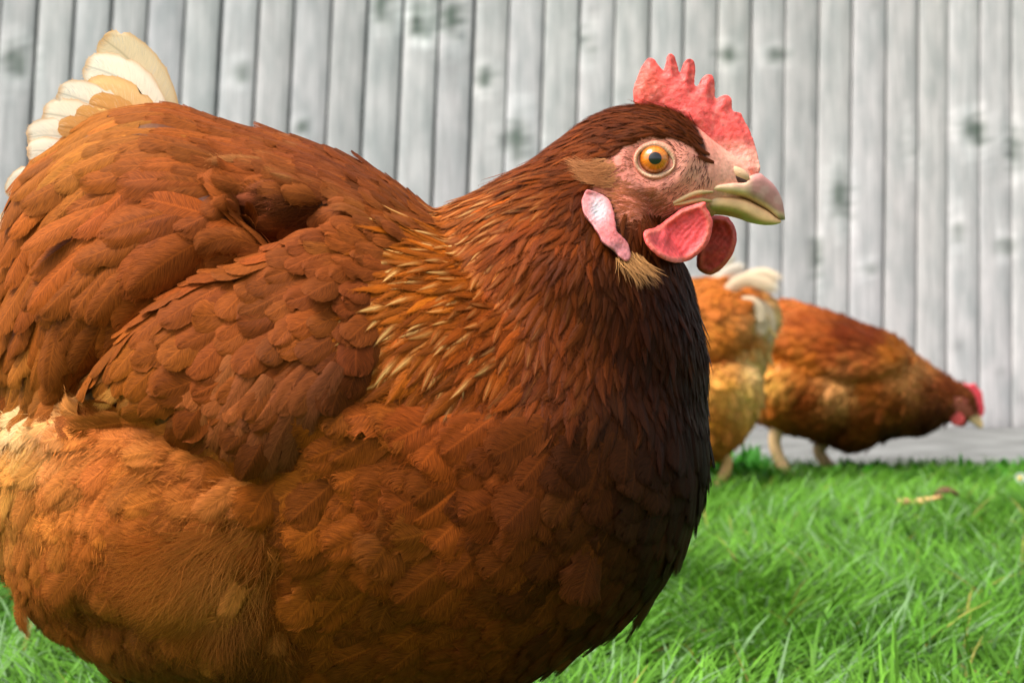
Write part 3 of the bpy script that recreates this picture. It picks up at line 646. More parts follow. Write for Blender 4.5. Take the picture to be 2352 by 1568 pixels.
PX = YM / F                                            # metres per guide pixel at the hen
def plume(name, region, ct, kind, mat, dens, n_try, lift=(.0003, .0022), exclude=None, colvar=.14, parent=hen, surf=S, Ym=YM, K=5, scale=PX, streak_col=lin(246, 200, 122), liftmap=None, **kw):
    p, nrm = surf.sample(n_try)
    px, py = guide(p, Ym); ok = inpoly(px, py, region) if region is not None else np.ones(len(px), bool)
    if exclude is not None:
        for e in exclude: ok &= ~inpoly(px, py, e)
    p, nrm, px, py = p[ok], nrm[ok], px[ok], py[ok]
    a = idw(px, py, ct[0], ct[1]); L_ = a[:, 2] * scale; W_ = a[:, 3] * scale
    kp = darts(p, np.sqrt(L_ * W_) * dens); p, nrm, a, L_, W_ = p[kp], nrm[kp], a[kp], L_[kp], W_[kp]; n = len(kp)
    L_ = L_ * rng.uniform(.85, 1.2, n); W_ = W_ * rng.uniform(.82, 1.18, n)
    an = rng.normal(size=n) * .14; d = norm(a[:, :2]); d = np.stack([d[:, 0] * np.cos(an) - d[:, 1] * np.sin(an), d[:, 0] * np.sin(an) + d[:, 1] * np.cos(an)], -1)
    D = np.stack([d[:, 0], np.zeros(n), -d[:, 1]], -1)
    p = p - norm(D - nrm * (D * nrm).sum(-1, keepdims=True)) * (L_ * .45)[:, None]
    p, nrm = surf.nearest(p)
    Cc, Nn = trace(surf, p, nrm, D, L_, K, curl=rng.normal(size=n) * .05)
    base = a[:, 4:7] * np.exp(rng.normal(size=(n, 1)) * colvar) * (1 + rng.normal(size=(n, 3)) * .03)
    st = np.clip(a[:, 7] * rng.uniform(.0, 1.3, n) * (rng.random(n) < .55), 0, .66)
    g = vane(kind, Cc, Nn, W_, base, np.full(n, lift[0]), lift[1] * rng.uniform(.5, 1.5, n) * np.where(rng.random(n) < .05, 2.2, 1) * (1 if liftmap is None else liftmap(px[kp], py[kp])), streak=st if st.max() > .03 else None, streak_col=streak_col, **kw)
    return g, (Cc, Nn, W_, base)
# plumage
LOBE = hz([(130, 1060), (150, 990), (185, 950), (260, 960), (335, 1010), (370, 1090), (380, 1180), (390, 1240), (445, 1290), (470, 1350), (470, 1420), (432, 1460), (380, 1430), (330, 1380), (270, 1340), (235, 1270), (185, 1190), (145, 1130)])
WATT = hz([(600, 1290), (960, 1060), (990, 1200), (940, 1320), (800, 1420), (660, 1420)])
THIGH_B = [(-200, 905), (120, 950), (330, 968), (480, 1040), (560, 1105), (620, 1105), (556, 1200), (545, 1280), (600, 1400), (650, 1760), (-200, 1760)]
THIGH_F = [(-200, 905), (120, 950), (330, 968), (480, 1040), (560, 1105), (625, 1105), (570, 1200), (575, 1280), (600, 1400), (640, 1760), (-200, 1760)]
BROW = hz([(850, 540), (915, 700), (970, 850), (1160, 880), (1160, 600), (960, 480)])
HOLLOW = [(545, 462), (640, 438), (735, 462), (745, 485), (700, 520), (610, 520)]
gB, _ = plume('back', BACK, CT_BACK, 'contour', M_FEATHER, .38, 60000, lift=(.0004, .0034), edge=.16, camber=.26, fringe=14, fringe_len=.13, colvar=.14, soft=.45, exclude=[HOLLOW], liftmap=lambda x, y: .3 + .7 * smooth((y - 300 - .3 * np.maximum(x - 450, 0)) / 90))
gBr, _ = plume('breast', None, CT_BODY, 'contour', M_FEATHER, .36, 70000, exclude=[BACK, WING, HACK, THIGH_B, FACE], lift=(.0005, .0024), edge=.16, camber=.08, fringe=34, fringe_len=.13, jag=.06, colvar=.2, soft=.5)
gT, dT = plume('thigh', THIGH, CT_THIGH, 'contour', M_FEATHER, .30, 50000, lift=(.0003, .0028), edge=.12, camber=.12, fringe=64, fringe_len=.40, jag=.14, soft=.95, colvar=.18)
WING_S = [(985, 500), (860, 500), (740, 492), (640, 540), (540, 590), (440, 622), (330, 700), (250, 780), (200, 840), (260, 880), (330, 905), (420, 950), (490, 985), (560, 1020), (620, 1010), (670, 950), (800, 870), (860, 800), (835, 660), (900, 560)]
gW, _ = plume('wing', WING_S, CT_WING, 'contour', M_FEATHER, .37, 60000, lift=(.0003, .0021), edge=.16, camber=.12, fringe=12, fringe_len=.07, jag=.03, soft=.3, colvar=.11)
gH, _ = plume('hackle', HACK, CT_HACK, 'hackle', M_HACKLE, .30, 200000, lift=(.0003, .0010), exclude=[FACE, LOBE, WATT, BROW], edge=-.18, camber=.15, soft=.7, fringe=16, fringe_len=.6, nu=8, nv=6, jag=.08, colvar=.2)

def bespoke(rows, kind, surf=S, K=6, Y=None, lift=(.001, .002), wnorm=None, **kw):
    """single feathers: (points root to tip in guide px, width px, colour, lift scale[, Y])"""
    Cs, Ns, Ws, cs, ls = [], [], [], [], []
    for r in rows:
        c = catmull(r[0], 12); s_ = np.concatenate([[0], np.cumsum(np.linalg.norm(np.diff(c, axis=0), axis=1))]); s_ /= s_[-1]
        u = np.linspace(0, 1, K + 1); q = np.stack([np.interp(u, s_, c[:, 0]), np.interp(u, s_, c[:, 1])], -1)
        if len(r) > 4:
            yy = np.linspace(r[4][0], r[4][1], K + 1); pt = np.stack([(q[:, 0] - CX) * yy / F, yy, H - (q[:, 1] - CY) * yy / F], -1); nn = np.tile([0.05, -1, .1], (K + 1, 1))
        else:
            pt, nn = surf.cast(q[:, 0], q[:, 1])
            bad = np.isnan(pt[:, 0])
            if bad.all(): continue
            if bad.any():
                g_ = np.where(~bad)[0]
                for j in np.where(bad)[0]:
                    y_ = pt[g_[np.argmin(np.abs(g_ - j))], 1]; pt[j] = [(q[j, 0] - CX) * y_ / F, y_, H - (q[j, 1] - CY) * y_ / F]; nn[j] = nn[g_[np.argmin(np.abs(g_ - j))]]
        Cs.append(pt); Ns.append(norm(nn)); Ws.append(r[1] * pt[0, 1] / F); cs.append(lin(*r[2])); ls.append(r[3])
    ls = np.array(ls)
    return vane(kind, np.array(Cs), np.array(Ns), np.array(Ws), np.array(cs), lift[0] * ls, lift[1] * ls, **kw)
# flight feathers of the folded wing
fl = []
for i, (x1, y1, wd_, c_) in enumerate([(122, 946, 34, (150, 88, 40)), (176, 914, 40, (146, 82, 36)), (222, 938, 42, (176, 112, 50)), (276, 950, 44, (164, 100, 44)), (332, 964, 46, (150, 84, 36)), (388, 990, 48, (136, 72, 32))]):
    fl.append(([(x1 + 118, y1 - 98), (x1 + 56, y1 - 44), (x1, y1)], wd_, c_, 1.45 - .04 * i))
for i, (x1, y1, wd_, c_) in enumerate([(440, 1022, 50, (134, 72, 32)), (482, 1042, 52, (128, 66, 30)), (520, 1066, 50, (122, 64, 29)), (556, 1100, 48, (118, 60, 28)), (596, 1108, 54, (112, 57, 27)), (640, 1086, 58, (108, 56, 27)), (676, 1040, 60, (106, 54, 27))]):
    fl.append(([(x1 + 100, y1 - 200), (x1 + 36, y1 - 96), (x1, y1)], wd_, c_, 1.6 + .15 * i))
gW += bespoke(fl, 'flight', lift=(.0008, .0011), camber=.1, jag=.02, fringe=6, fringe_len=.06, edge=.22)
sec = []
for i in range(9):
    f_ = i / 8.; x1 = 345 + 330 * f_ + rng.normal() * 10; y1 = 905 + 60 * math.sin(f_ * 3.0) + 30 * f_ + rng.normal() * 10
    sec.append(([(x1 + 112, y1 - 130), (x1 + 48, y1 - 62), (x1, y1)], 74 + rng.normal() * 5, tuple(np.array([146, 76, 32]) * rng.uniform(.85, 1.1) - np.array([34, 20, 8]) * f_), 1 + .06 * i))
gW += bespoke(sec, 'contour', soft=.3, lift=(.0003, .0017), camber=.1, jag=.03, fringe=6, fringe_len=.08, edge=.16)
emit('wing', gW, M_FEATHER, hen)
# tuft standing off above the dark hollow between back and wing
ty, _ = S.cast(np.array([760., 520.]), np.array([420., 410.])); ya, yb_ = float(ty[0, 1]) - .001, float(ty[1, 1]) - .003
tuft = [([(745, 474), (690, 432), (610, 428), (560, 440)], 36, (150, 80, 46), 1, (ya, yb_)), ([(745, 478), (680, 448), (600, 452), (530, 464)], 40, (140, 70, 40), 1, (ya - .001, yb_ - .002)), ([(735, 452), (650, 418), (560, 416), (480, 426)], 30, (160, 88, 46), 1, (ya, yb_ + .001)), ([(650, 398), (590, 374), (530, 370), (470, 374)], 36, (170, 104, 56), 1, (ya + .004, yb_ + .002)), ([(748, 482), (700, 462), (660, 462), (610, 474)], 30, (128, 62, 38), 1, (ya - .001, yb_ - .001))]
gB += bespoke(tuft, 'contour', lift=(.0005, .001), camber=.3, fringe=30, fringe_len=.25, edge=.2)
emit('breast_feathers', gBr, M_FEATHER, hen)
emit('hackle_feathers', gH, M_HACKLE, hen)
# loose downy barbs over the thigh and vent
def fur(surf, Ym, region, ct, n, length, width, spread, lift, colmul=(.8, 1.5), exclude=None, K=3, scale=PX, near_only=False, dirvar=.25, colour=None):
    p, nrm = surf.sample_in(n * 2, Ym, region, exclude or ())
    px, py = guide(p, Ym); ok = inpoly(px, py, region)
    if near_only: ok &= p[:, 1] < Ym
    if exclude is not None:
        for e in exclude: ok &= ~inpoly(px, py, e)
    p, nrm, px, py = p[ok][:n], nrm[ok][:n], px[ok][:n], py[ok][:n]; m_ = len(p)
    a = idw(px, py, ct[0], ct[1]); d = norm(a[:, :2])
    cl = (vnoise(np.stack([px, py, px * 0], -1), 1 / 34., 8) - .5) * 2 * spread + rng.normal(size=m_) * dirvar
    d = np.stack([d[:, 0] * np.cos(cl) - d[:, 1] * np.sin(cl), d[:, 0] * np.sin(cl) + d[:, 1] * np.cos(cl)], -1)
    D = np.stack([d[:, 0], np.zeros(m_), -d[:, 1]], -1); L_ = rng.uniform(*length, m_) * scale
    Cc, Nn = trace(surf, p, nrm, D, L_, K, curl=rng.normal(size=m_) * .12)
    u = np.linspace(0, 1, K + 1)
    Cc = Cc + Nn * (lift[0] + (rng.uniform(.3, 1, m_)[:, None] * lift[1]) * u ** 1.5)[..., None]
    base = (a[:, 4:7] if colour is None else np.tile(colour, (m_, 1))) * rng.uniform(*colmul, (m_, 1))
    return strands(p, D, nrm, L_, rng.uniform(*width, m_), base, K=K, surf_pts=Cc)
th = [fur(S, YM, THIGH_F, CT_THIGH, 9000, (60, 150), (.00010, .00020), .45, (.0010, .0030), (.85, 1.45), dirvar=.2),
      fur(S, YM, [(380, 1220), (560, 1190), (560, 1330), (570, 1430), (420, 1400), (330, 1320)], CT_THIGH, 5000, (80, 160), (.00012, .00026), .6, (.002, .005), (1.0, 1.6))]
th.append(fur(S, YM, [(548, 1150), (650, 1120), (690, 1150), (650, 1280), (680, 1400), (690, 1560), (560, 1540), (575, 1400), (540, 1280)], (CT_HAIRC, CT_HAIRV), 2600, (60, 150), (.00012, .00024), .5, (.0016, .0042), (.9, 1.7), dirvar=.25))
for v, q, c in th: gT.append((v, q, rng.random((len(v), 2)) * 5, np.concatenate([c, np.ones((len(c), 1)) * 1.6], 1)))
emit('thigh_feathers', gT, M_FEATHER, hen)

fv, fq, fc = fur(S, YM, HOLLOW, CT_BACK, 1600, (40, 90), (.00014, .0003), .5, (.0006, .003), (.35, .9), dirvar=.3)  # down in the hollow: recess shade put into its colour
gB.append((fv, fq, rng.random((len(fv), 2)) * 5, np.concatenate([fc, np.ones((len(fc), 1)) * 1.6], 1)))
emit('back_feathers', gB, M_FEATHER, hen)

# tail: a fan of broad cream feathers
cream, tan = (240, 226, 200), (206, 158, 96)
white, gold = (244, 234, 214), (216, 160, 92)
tl = [([(385, 345), (356, 225), (306, 145), (236, 90)], 112, (222, 198, 160), 1, (.520, .526)), ([(378, 345), (342, 250), (288, 186), (196, 152)], 104, white, 1, (.514, .518)), ([(372, 350), (322, 268), (266, 222), (196, 206)], 96, (226, 184, 126), 1, (.508, .511)),
      ([(345, 352), (278, 280), (214, 240), (134, 214)], 96, white, 1, (.503, .503)), ([(352, 350), (302, 286), (262, 256), (206, 240)], 74, gold, 1, (.499, .499)), ([(300, 362), (232, 306), (170, 274), (100, 262)], 92, (240, 228, 204), 1, (.495, .494)), ([(312, 362), (262, 304), (228, 280), (176, 262)], 66, gold, 1, (.492, .491)),
      ([(270, 390), (192, 340), (130, 312), (64, 318)], 88, white, 1, (.489, .488)), ([(262, 362), (218, 314), (186, 298), (136, 292)], 60, (210, 152, 88), 1, (.487, .486)), ([(235, 420), (160, 376), (112, 348), (64, 350)], 72, (240, 230, 210), 1, (.486, .486)),
      ([(150, 480), (90, 430), (55, 410), (26, 455)], 60, white, 1, (.500, .505)), ([(120, 560), (60, 500), (30, 500), (4, 560)], 60, (238, 222, 192), 1, (.505, .51)), ([(90, 650), (40, 560), (10, 560), (-10, 640)], 60, (226, 196, 150), 1, (.505, .51))]
gTl = bespoke(tl, 'tail', lift=(.0005, .0010), camber=.07, jag=.03, fringe=40, fringe_len=.07, nu=22, nv=14, ripple=.003, edgecol=lin(206, 150, 84), soft=.15)
emit('tail', gTl, M_TAIL, hen)

# ---------------- head
def disp_col(V, Q, fn): return fn(V, *proj(V))
comb_o = hz([(495, 430), (478, 345), (485, 290), (510, 240), (535, 180), (560, 138), (585, 124), (612, 138), (638, 175), (666, 212), (682, 206), (688, 160), (700, 112), (721, 97), (742, 108), (756, 145), (765, 185), (778, 226), (790, 215), (800, 170), (816, 140), (846, 124), (872, 142), (881, 185), (877, 250), (880, 318), (900, 308), (926, 260), (952, 230), (980, 223), (1003, 248), (1010, 300), (1010, 370), (1015, 402), (1040, 376), (1076, 358), (1106, 368), (1122, 402), (1128, 465), (1150, 470), (1182, 480), (1202, 522), (1226, 572), (1246, 622), (1266, 682), (1282, 742), (1290, 800), (1292, 870), (1240, 900), (1150, 880), (1040, 860), (960, 760), (900, 640), (850, 580), (780, 520), (700, 490), (600, 480)])
Vc, Qc = slab(catmull(comb_o, 4, True), YM, .0034, .00055, 7)
px, py = proj(Vc); d = sdist(px, py, comb_o); base_l = hz([(500, 440), (600, 440), (700, 455), (800, 500), (880, 580), (940, 680), (980, 780), (1050, 840), (1180, 860), (1290, 880)])
bl = np.full(px.shape, 1e9)
for a in catmull(base_l, 12): bl = np.minimum(bl, np.hypot(px - a[0], py - a[1]))
th_ = .55 + .45 * smooth((d) / 20) + .9 * np.exp(-(bl / 45) ** 2) * smooth((px - 1500) / 120)
th_ *= 1 + (vnoise(Vc, 130, 2) - .5) * .35
Vc[:, 1] = YM + (Vc[:, 1] - YM) * th_ + .0012 * np.sin((Vc[:, 0] - .06) * 130)
Vc += vnormals(Vc, Qc) * ((vnoise(Vc, 900, 3) - .5) * .0004 + (vnoise(Vc, 330, 4) - .5) * .0003)[:, None]
cc = np.tile(lin(228, 88, 82), (len(Vc), 1)); px, py = proj(Vc)
zx, zy = px / .91875 * 2.6133 - 1400 * 2.6133, py / .91875 * 2.6133 - 261.33
k = (vnoise(Vc, 190, 6))[:, None]; cc = cc * (.85 + .3 * k)
orange = np.exp(-(((zx - 560) / 110) ** 2 + ((zy - 290) / 150) ** 2))[:, None]; cc = cc * (1 - .55 * orange) + lin(226, 104, 78) * .55 * orange
pale = .45 * smooth((vnoise(Vc, 700, 9)[:, None] - .5) / .3) * (smooth((330 - np.abs(zy - 360)) / 200)[:, None] * .5 + .12); cc = cc * (1 - pale) + lin(238, 156, 140) * pale
cer = smooth((zy - 610) / 130)[:, None] * (1 - .4 * smooth((vnoise(Vc, 260, 12)[:, None] - .45) / .2)); cc = cc * (1 - .85 * cer) + lin(236, 168, 146) * .8 * cer
tips = np.zeros(len(Vc))
for a, b_, r_, s_ in ((575, 130, 20, .6), (548, 165, 14, .8), (722, 100, 16, .5), (704, 160, 10, .9), (845, 130, 22, .8), (822, 155, 10, .6), (978, 232, 14, .4), (612, 362, 11, .8), (1068, 556, 8, 1), (1105, 520, 7, .7), (1152, 482, 16, .7), (1100, 770, 6, .8), (850, 230, 7, .5)):
    tips = np.maximum(tips, s_ * np.exp(-(np.hypot(zx - a, zy - b_) / r_) ** 2))
cc = cc * (1 - tips[:, None] * .8) + lin(70, 48, 44) * tips[:, None] * .8
mesh_np('comb', Vc, Qc, M_FLESH, hen, cc)

def wattle(outline, Y0, rim, seed, tone, bulge, tilt=0., conform=False):
    o = catmull(outline, 5, True); Vw, Qw = slab(o, Y0, .0016, .0005, 5)
    px, py = proj(Vw); d = sdist(px, py, outline); e = np.clip(d / 16, 0, 1.4)
    thick = .75 + .55 * np.exp(-((e - .55) / .35) ** 2)
    cx, cy = np.mean(outline, 0)
    r_ = np.hypot((px - cx) / 75, (py - cy) / 55)
    wr = np.sin((px * .75 + py * .66) * .55 + vnoise(Vw, 260, seed) * 7) * smooth(d / 30) * .00014
    Vw[:, 1] = Y0 + (Vw[:, 1] - Y0) * thick - bulge * (1 - r_ ** 2) - tilt * (py - cy) * PX + wr
    Vw += vnormals(Vw, Qw) * ((vnoise(Vw, 800, seed) - .5) * .0003)[:, None]
    if conform:
        gx = np.arange(outline[:, 0].min() - 6, outline[:, 0].max() + 12, 5.); gy = np.arange(outline[:, 1].min() - 6, outline[:, 1].max() + 12, 5.); GX, GY = np.meshgrid(gx, gy); sp, _ = S.cast(GX.ravel(), GY.ravel()); D_ = np.where(np.isnan(sp[:, 1]), .6, sp[:, 1]).reshape(GX.shape)
        for _ in range(4):                             # spread the near side so that the flap lies over the feathers
            Dp = np.pad(D_, 1, mode='edge'); D_ = np.minimum(D_, (Dp[1:-1, :-2] + Dp[1:-1, 2:] + Dp[:-2, 1:-1] + Dp[2:, 1:-1]) / 4)
        ii = np.clip(np.rint((py - gy[0]) / 5).astype(int), 0, len(gy) - 1); jj = np.clip(np.rint((px - gx[0]) / 5).astype(int), 0, len(gx) - 1)
        need = np.minimum(0, D_[ii, jj] - .0042 - Y0) * smooth((py - outline[:, 1].min()) / 45 - .1)
        ctr = np.exp(-((px[:, None] - px[None, ::37]) ** 2 + (py[:, None] - py[None, ::37]) ** 2) / 200.); need = (ctr @ need[::37]) / ctr.sum(1)
        Vw[:, 1] += need
    cc = np.tile(lin(*tone), (len(Vw), 1)); cc *= (1 + (vnoise(Vw, 330, seed + 1) - .5) * .3)[:, None]
    pr = np.exp(-((e - .45) / .35) ** 2)[:, None] * rim; cc = cc * (1 - pr) + lin(232, 122, 104) * pr
    return mesh_np('wattle', Vw, Qw, M_FLESH, hen, cc)
wat1 = hz([(505, 1310), (515, 1278), (548, 1262), (600, 1245), (700, 1170), (780, 1110), (850, 1085), (920, 1062), (952, 1060), (948, 1092), (975, 1130), (993, 1172), (993, 1230), (980, 1290), (950, 1350), (900, 1400), (840, 1440), (760, 1465), (690, 1468), (620, 1450), (560, 1410), (520, 1360)])
s0, _ = S.cast(hz([(720, 1150)])[:, 0], hz([(720, 1150)])[:, 1])
YW = float(s0[0, 1]) if not np.isnan(s0[0, 1]) else .485
wattle(wat1, YW - .0030, .75, 3, (226, 82, 84), -.0012, .06, True)
wat2 = hz([(1090, 1150), (1125, 1190), (1142, 1230), (1150, 1290), (1140, 1350), (1110, 1420), (1060, 1490), (1000, 1530), (960, 1530), (922, 1512), (897, 1480), (890, 1440), (900, 1360), (930, 1250), (980, 1150)])
wattle(wat2, .513, .35, 5, (206, 66, 60), .003, -.05)
# ear lobe
lob = hz([(146, 1060), (160, 1000), (185, 962), (260, 975), (330, 1020), (356, 1090), (366, 1180), (378, 1250), (430, 1300), (456, 1350), (458, 1420), (432, 1450), (390, 1425), (340, 1372), (280, 1330), (245, 1262), (200, 1190), (160, 1130)])
sp, sn = S.cast(lob[:, 0], lob[:, 1]); YL = float(np.nanmin(sp[:, 1]))
Vl, Ql = slab(catmull(lob, 5, True), YL - .0005, .0022, .0005, 5)
px, py = proj(Vl); zx, zy = px / .91875 * 2.6133 - 1400 * 2.6133, py / .91875 * 2.6133 - 261.33
# lay it on the cheek
gx = np.linspace(1320, 1460, 29); gy = np.linspace(440, 620, 37); GX, GY = np.meshgrid(gx, gy); sp, _ = S.cast(GX.ravel(), GY.ravel()); DY = sp[:, 1].reshape(GX.shape)
ix = np.clip((px - 1320) / 5, 0, 27.99); iy = np.clip((py - 440) / 5, 0, 35.99); DY = np.where(np.isnan(DY), np.nanmean(DY), DY); i0_, j0_ = iy.astype(int), ix.astype(int); fy, fx = iy - i0_, ix - j0_
dep = DY[i0_, j0_] * (1 - fy) * (1 - fx) + DY[i0_ + 1, j0_] * fy * (1 - fx) + DY[i0_, j0_ + 1] * (1 - fy) * fx + DY[i0_ + 1, j0_ + 1] * fy * fx
Vl[:, 1] += dep - (YL - .0005) - .0024
cen = np.exp(-(((zx - 255) / 62) ** 2 + ((zy - 1095) / 105) ** 2)); wr = np.sin(zy * .20 + zx * .16 + vnoise(Vl, 420, 3) * 9)
Vl[:, 1] += cen * (.0012 - .00034 * wr)
dl = np.exp(-(((zx - 390) / 40) ** 2 + ((zy - 1370) / 45) ** 2)); Vl[:, 1] += dl * .0010
Vl += vnormals(Vl, Ql) * ((vnoise(Vl, 500, 3) - .5) * .0005)[:, None]
cc = np.tile(lin(202, 108, 106), (len(Vl), 1)); k = np.clip(cen * 1.1, 0, 1)[:, None] * .9; cc = cc * (1 - k) + lin(192, 186, 188) * k
cc *= (1 + .17 * wr * cen + (vnoise(Vl, 300, 6) - .5) * .2)[:, None]
k = smooth((zy - 1250) / 120)[:, None] * .6; cc = cc * (1 - k) + lin(188, 128, 132) * k
mesh_np('ear_lobe', Vl, Ql, M_FLESH, hen, cc)

# beak
mouth = [(735, 1072), (790, 1052), (850, 1032), (920, 1022), (960, 1020), (1040, 1024), (1120, 1028), (1200, 1042), (1280, 1076), (1350, 1112), (1400, 1150), (1432, 1168), (1462, 1176)]
def beak_half(top, bot, hw, x0, x1, n=46, power=.62, nseg=28):
    xs = np.linspace(x0, x1, n); t_ = curve(xs, top); b_ = curve(xs, bot); b_ = np.maximum(b_, t_ + 3)
    a = hz(np.stack([xs, t_], -1)); c_ = hz(np.stack([xs, b_], -1)); w_ = np.interp(xs, [q_[0] for q_ in hw], [q_[1] for q_ in hw])
    return ring_loft([(tuple(a[i]), tuple(c_[i]), w_[i]) for i in range(n)], YM, 1, nseg, power)
up = beak_half([(830, 1012), (880, 992), (1000, 958), (1100, 946), (1170, 938), (1230, 892), (1290, 872), (1330, 897), (1380, 934), (1420, 985), (1450, 1048), (1464, 1112), (1470, 1168)], [(q_[0], q_[1] + 3) for q_ in mouth[1:]], [(830, .0132), (900, .0150), (1000, .0146), (1100, .0128), (1200, .0100), (1290, .0074), (1380, .0046), (1440, .0024), (1470, .0008)], 830, 1469)
lo = beak_half([(q_[0], q_[1] + 6) for q_ in mouth[2:-1]], [(890, 1075), (930, 1112), (965, 1130), (1040, 1134), (1100, 1140), (1180, 1162), (1250, 1190), (1330, 1207), (1400, 1207), (1446, 1194)], [(890, .0108), (960, .0132), (1000, .0129), (1100, .0110), (1200, .0084), (1290, .0056), (1380, .0036), (1446, .0008)], 890, 1445)
def horn(parts, name, parent, fn):
    Vb, Qb = remesh(parts, .00034, 3); px, py = proj(Vb); zx, zy = px / .91875 * 2.6133 - 1400 * 2.6133, py / .91875 * 2.6133 - 261.33
    return mesh_np(name, Vb, Qb, M_HORN, parent, fn(Vb, zx, zy))
def up_col(Vb, zx, zy):
    c = np.tile(lin(252, 206, 164), (len(Vb), 1))
    m_ = np.interp(zx, [q_[0] for q_ in mouth], [q_[1] for q_ in mouth]); ab = m_ - zy
    hornc = smooth((zx - 1190) / 90) * smooth((ab - 22) / 40); c = c * (1 - hornc[:, None]) + lin(190, 130, 122) * hornc[:, None]
    pk = smooth((ab - 62) / 26) * (1 - smooth((zx - 1180) / 80)); c = c * (1 - pk[:, None]) + lin(222, 166, 140) * pk[:, None]
    st = np.exp(-((zx - 950) / 40) ** 2 - ((ab - 30) / 22) ** 2)[:, None] * .7; c = c * (1 - st) + lin(120, 78, 50) * st
    tp = smooth((zx - 1405) / 50) * smooth((60 - ab) / 50); c = c * (1 - tp[:, None] * .7) + lin(112, 98, 74) * tp[:, None] * .7
    nl = smooth((vnoise(Vb, 300, 3) - .5) / .25)[:, None] * .22 * hornc[:, None]; c = c * (1 - nl) + lin(210, 188, 170) * nl
    return c * (1 + (vnoise(Vb, 240, 8) - .5) * .22)[:, None]
def lo_col(Vb, zx, zy):
    c = np.tile(lin(250, 190, 138), (len(Vb), 1)); k = np.exp(-((zx - 980) / 60) ** 2)[:, None] * .6; c = c * (1 - k) + lin(196, 184, 150) * k
    m_ = np.interp(zx, [q_[0] for q_ in mouth], [q_[1] for q_ in mouth]); k = np.exp(-(((zy - m_) - 45) / 18) ** 2)[:, None] * .35; c = c * (1 - k) + lin(250, 204, 150) * k
    k = np.exp(-((zy - m_) / 8.) ** 2)[:, None] * .5; c = c * (1 - k) + lin(96, 70, 40) * k
    return c * (1 + (vnoise(Vb, 240, 4) - .5) * .2)[:, None]
beak = horn([up], 'beak', hen, up_col)
horn([lo], 'lower_beak', beak, lo_col)
# corner of the mouth: two thin pale lips
def tube(path_px, Yv, rad, mat, name, parent, col, nseg=10):
    pts = hz(path_px); c2 = catmull(pts, 6); n = len(c2); s_ = np.linspace(0, 1, n); yy = np.interp(s_, np.linspace(0, 1, len(Yv)), Yv); rr = np.interp(s_, np.linspace(0, 1, len(rad)), rad)
    c3 = np.stack([(c2[:, 0] - CX) * yy / F, yy, H - (c2[:, 1] - CY) * yy / F], -1); t_ = norm(np.gradient(c3, axis=0)); n1 = norm(np.cross(t_, [0, 1, 0])); n2 = np.cross(t_, n1)
    a = np.linspace(0, 2 * np.pi, nseg, endpoint=False); v = c3[:, None] + rr[:, None, None] * (n1[:, None] * np.cos(a)[None, :, None] + n2[:, None] * np.sin(a)[None, :, None])
    i = np.arange(n - 1)[:, None] * nseg; j = np.arange(nseg)[None]; q = np.stack([i + j, i + (j + 1) % nseg, i + nseg + (j + 1) % nseg, i + nseg + j], -1).reshape(-1, 4)
    return mesh_np(name, v.reshape(-1, 3), q, mat, parent, np.tile(lin(*col), (n * nseg, 1)))
def surfY(zpts, off):
    q_ = hz(zpts); s_, _ = S.cast(q_[:, 0], q_[:, 1]); y_ = s_[:, 1]; y_ = np.where(np.isnan(y_), np.nanmean(y_) if not np.all(np.isnan(y_)) else .488, y_); return y_ - off
l1 = [(738, 1066), (790, 1042), (850, 1014), (910, 996), (1000, 990)]; l2 = [(742, 1076), (800, 1066), (860, 1054), (920, 1044), (990, 1050)]
tube(l1, np.minimum(surfY(l1, .0004), [.99, .99, .4890, .4870, .4866]), [.0004, .0008, .0009, .0009, .0003], M_HORN, 'mouth_corner', beak, (206, 168, 120))
tube(l2, np.minimum(surfY(l2, .0004), [.99, .99, .4895, .4885, .4882]), [.0004, .0007, .0008, .0008, .0003], M_HORN, 'mouth_corner', beak, (212, 178, 126))
# nostril: pale flap over a dark slit
def ell(cx, cy, rx, ry, ang, Yc, depth, name, parent, col, mat, n=20, m_=28):
    a = np.linspace(0, 2 * np.pi, m_, endpoint=False); th2 = np.linspace(.02, np.pi - .02, n)
    lx = np.sin(th2)[:, None] * np.cos(a)[None]; ly = np.sin(th2)[:, None] * np.sin(a)[None]; lz = np.cos(th2)[:, None] * np.ones((1, m_))
    ca, sa = math.cos(ang), math.sin(ang); zx = cx + lx * rx * ca - ly * ry * sa; zy = cy + lx * rx * sa + ly * ry * ca
    g = hz(np.stack([zx.ravel(), zy.ravel()], -1)); v = np.stack([(g[:, 0] - CX) * Yc / F, np.full(len(g), Yc), H - (g[:, 1] - CY) * Yc / F], -1); v[:, 1] -= (lz * depth).ravel()
    i = np.arange(n - 1)[:, None] * m_; j = np.arange(m_)[None]; q = np.stack([i + j, i + (j + 1) % m_, i + m_ + (j + 1) % m_, i + m_ + j], -1).reshape(-1, 4)
    tr_ = np.concatenate([np.stack([np.arange(1, m_ - 1), np.arange(2, m_), np.zeros(m_ - 2, int)], -1), (n - 1) * m_ + np.stack([np.arange(1, m_ - 1), np.zeros(m_ - 2, int), np.arange(2, m_)], -1)])
    return mesh_np(name, v, q, mat, parent, col if np.ndim(col) == 2 else np.tile(lin(*col), (len(v), 1)), tris=tr_)
BB = BVHTree.FromObject(beak, C.evaluated_depsgraph_get())
def beakY(zx, zy):
    g = hz([(zx, zy)]); d = norm(cast_dir(g[:, 0], g[:, 1]))[0]; ys = []
    for bv in (BB, S.bvh):
        l = bv.ray_cast((0, 0, H), d)[0]
        if l is not None: ys.append(l[1])
    return min(ys) if ys else .493
ell(1163, 906, 86, 22, .52, beakY(1165, 908) + .0002, .0008, 'nostril', beak, (60, 32, 22), M_HORN)
ell(1168, 872, 78, 38, .48, beakY(1168, 872) + .0002, .0016, 'nostril_flap', beak, (216, 172, 134), M_HORN)

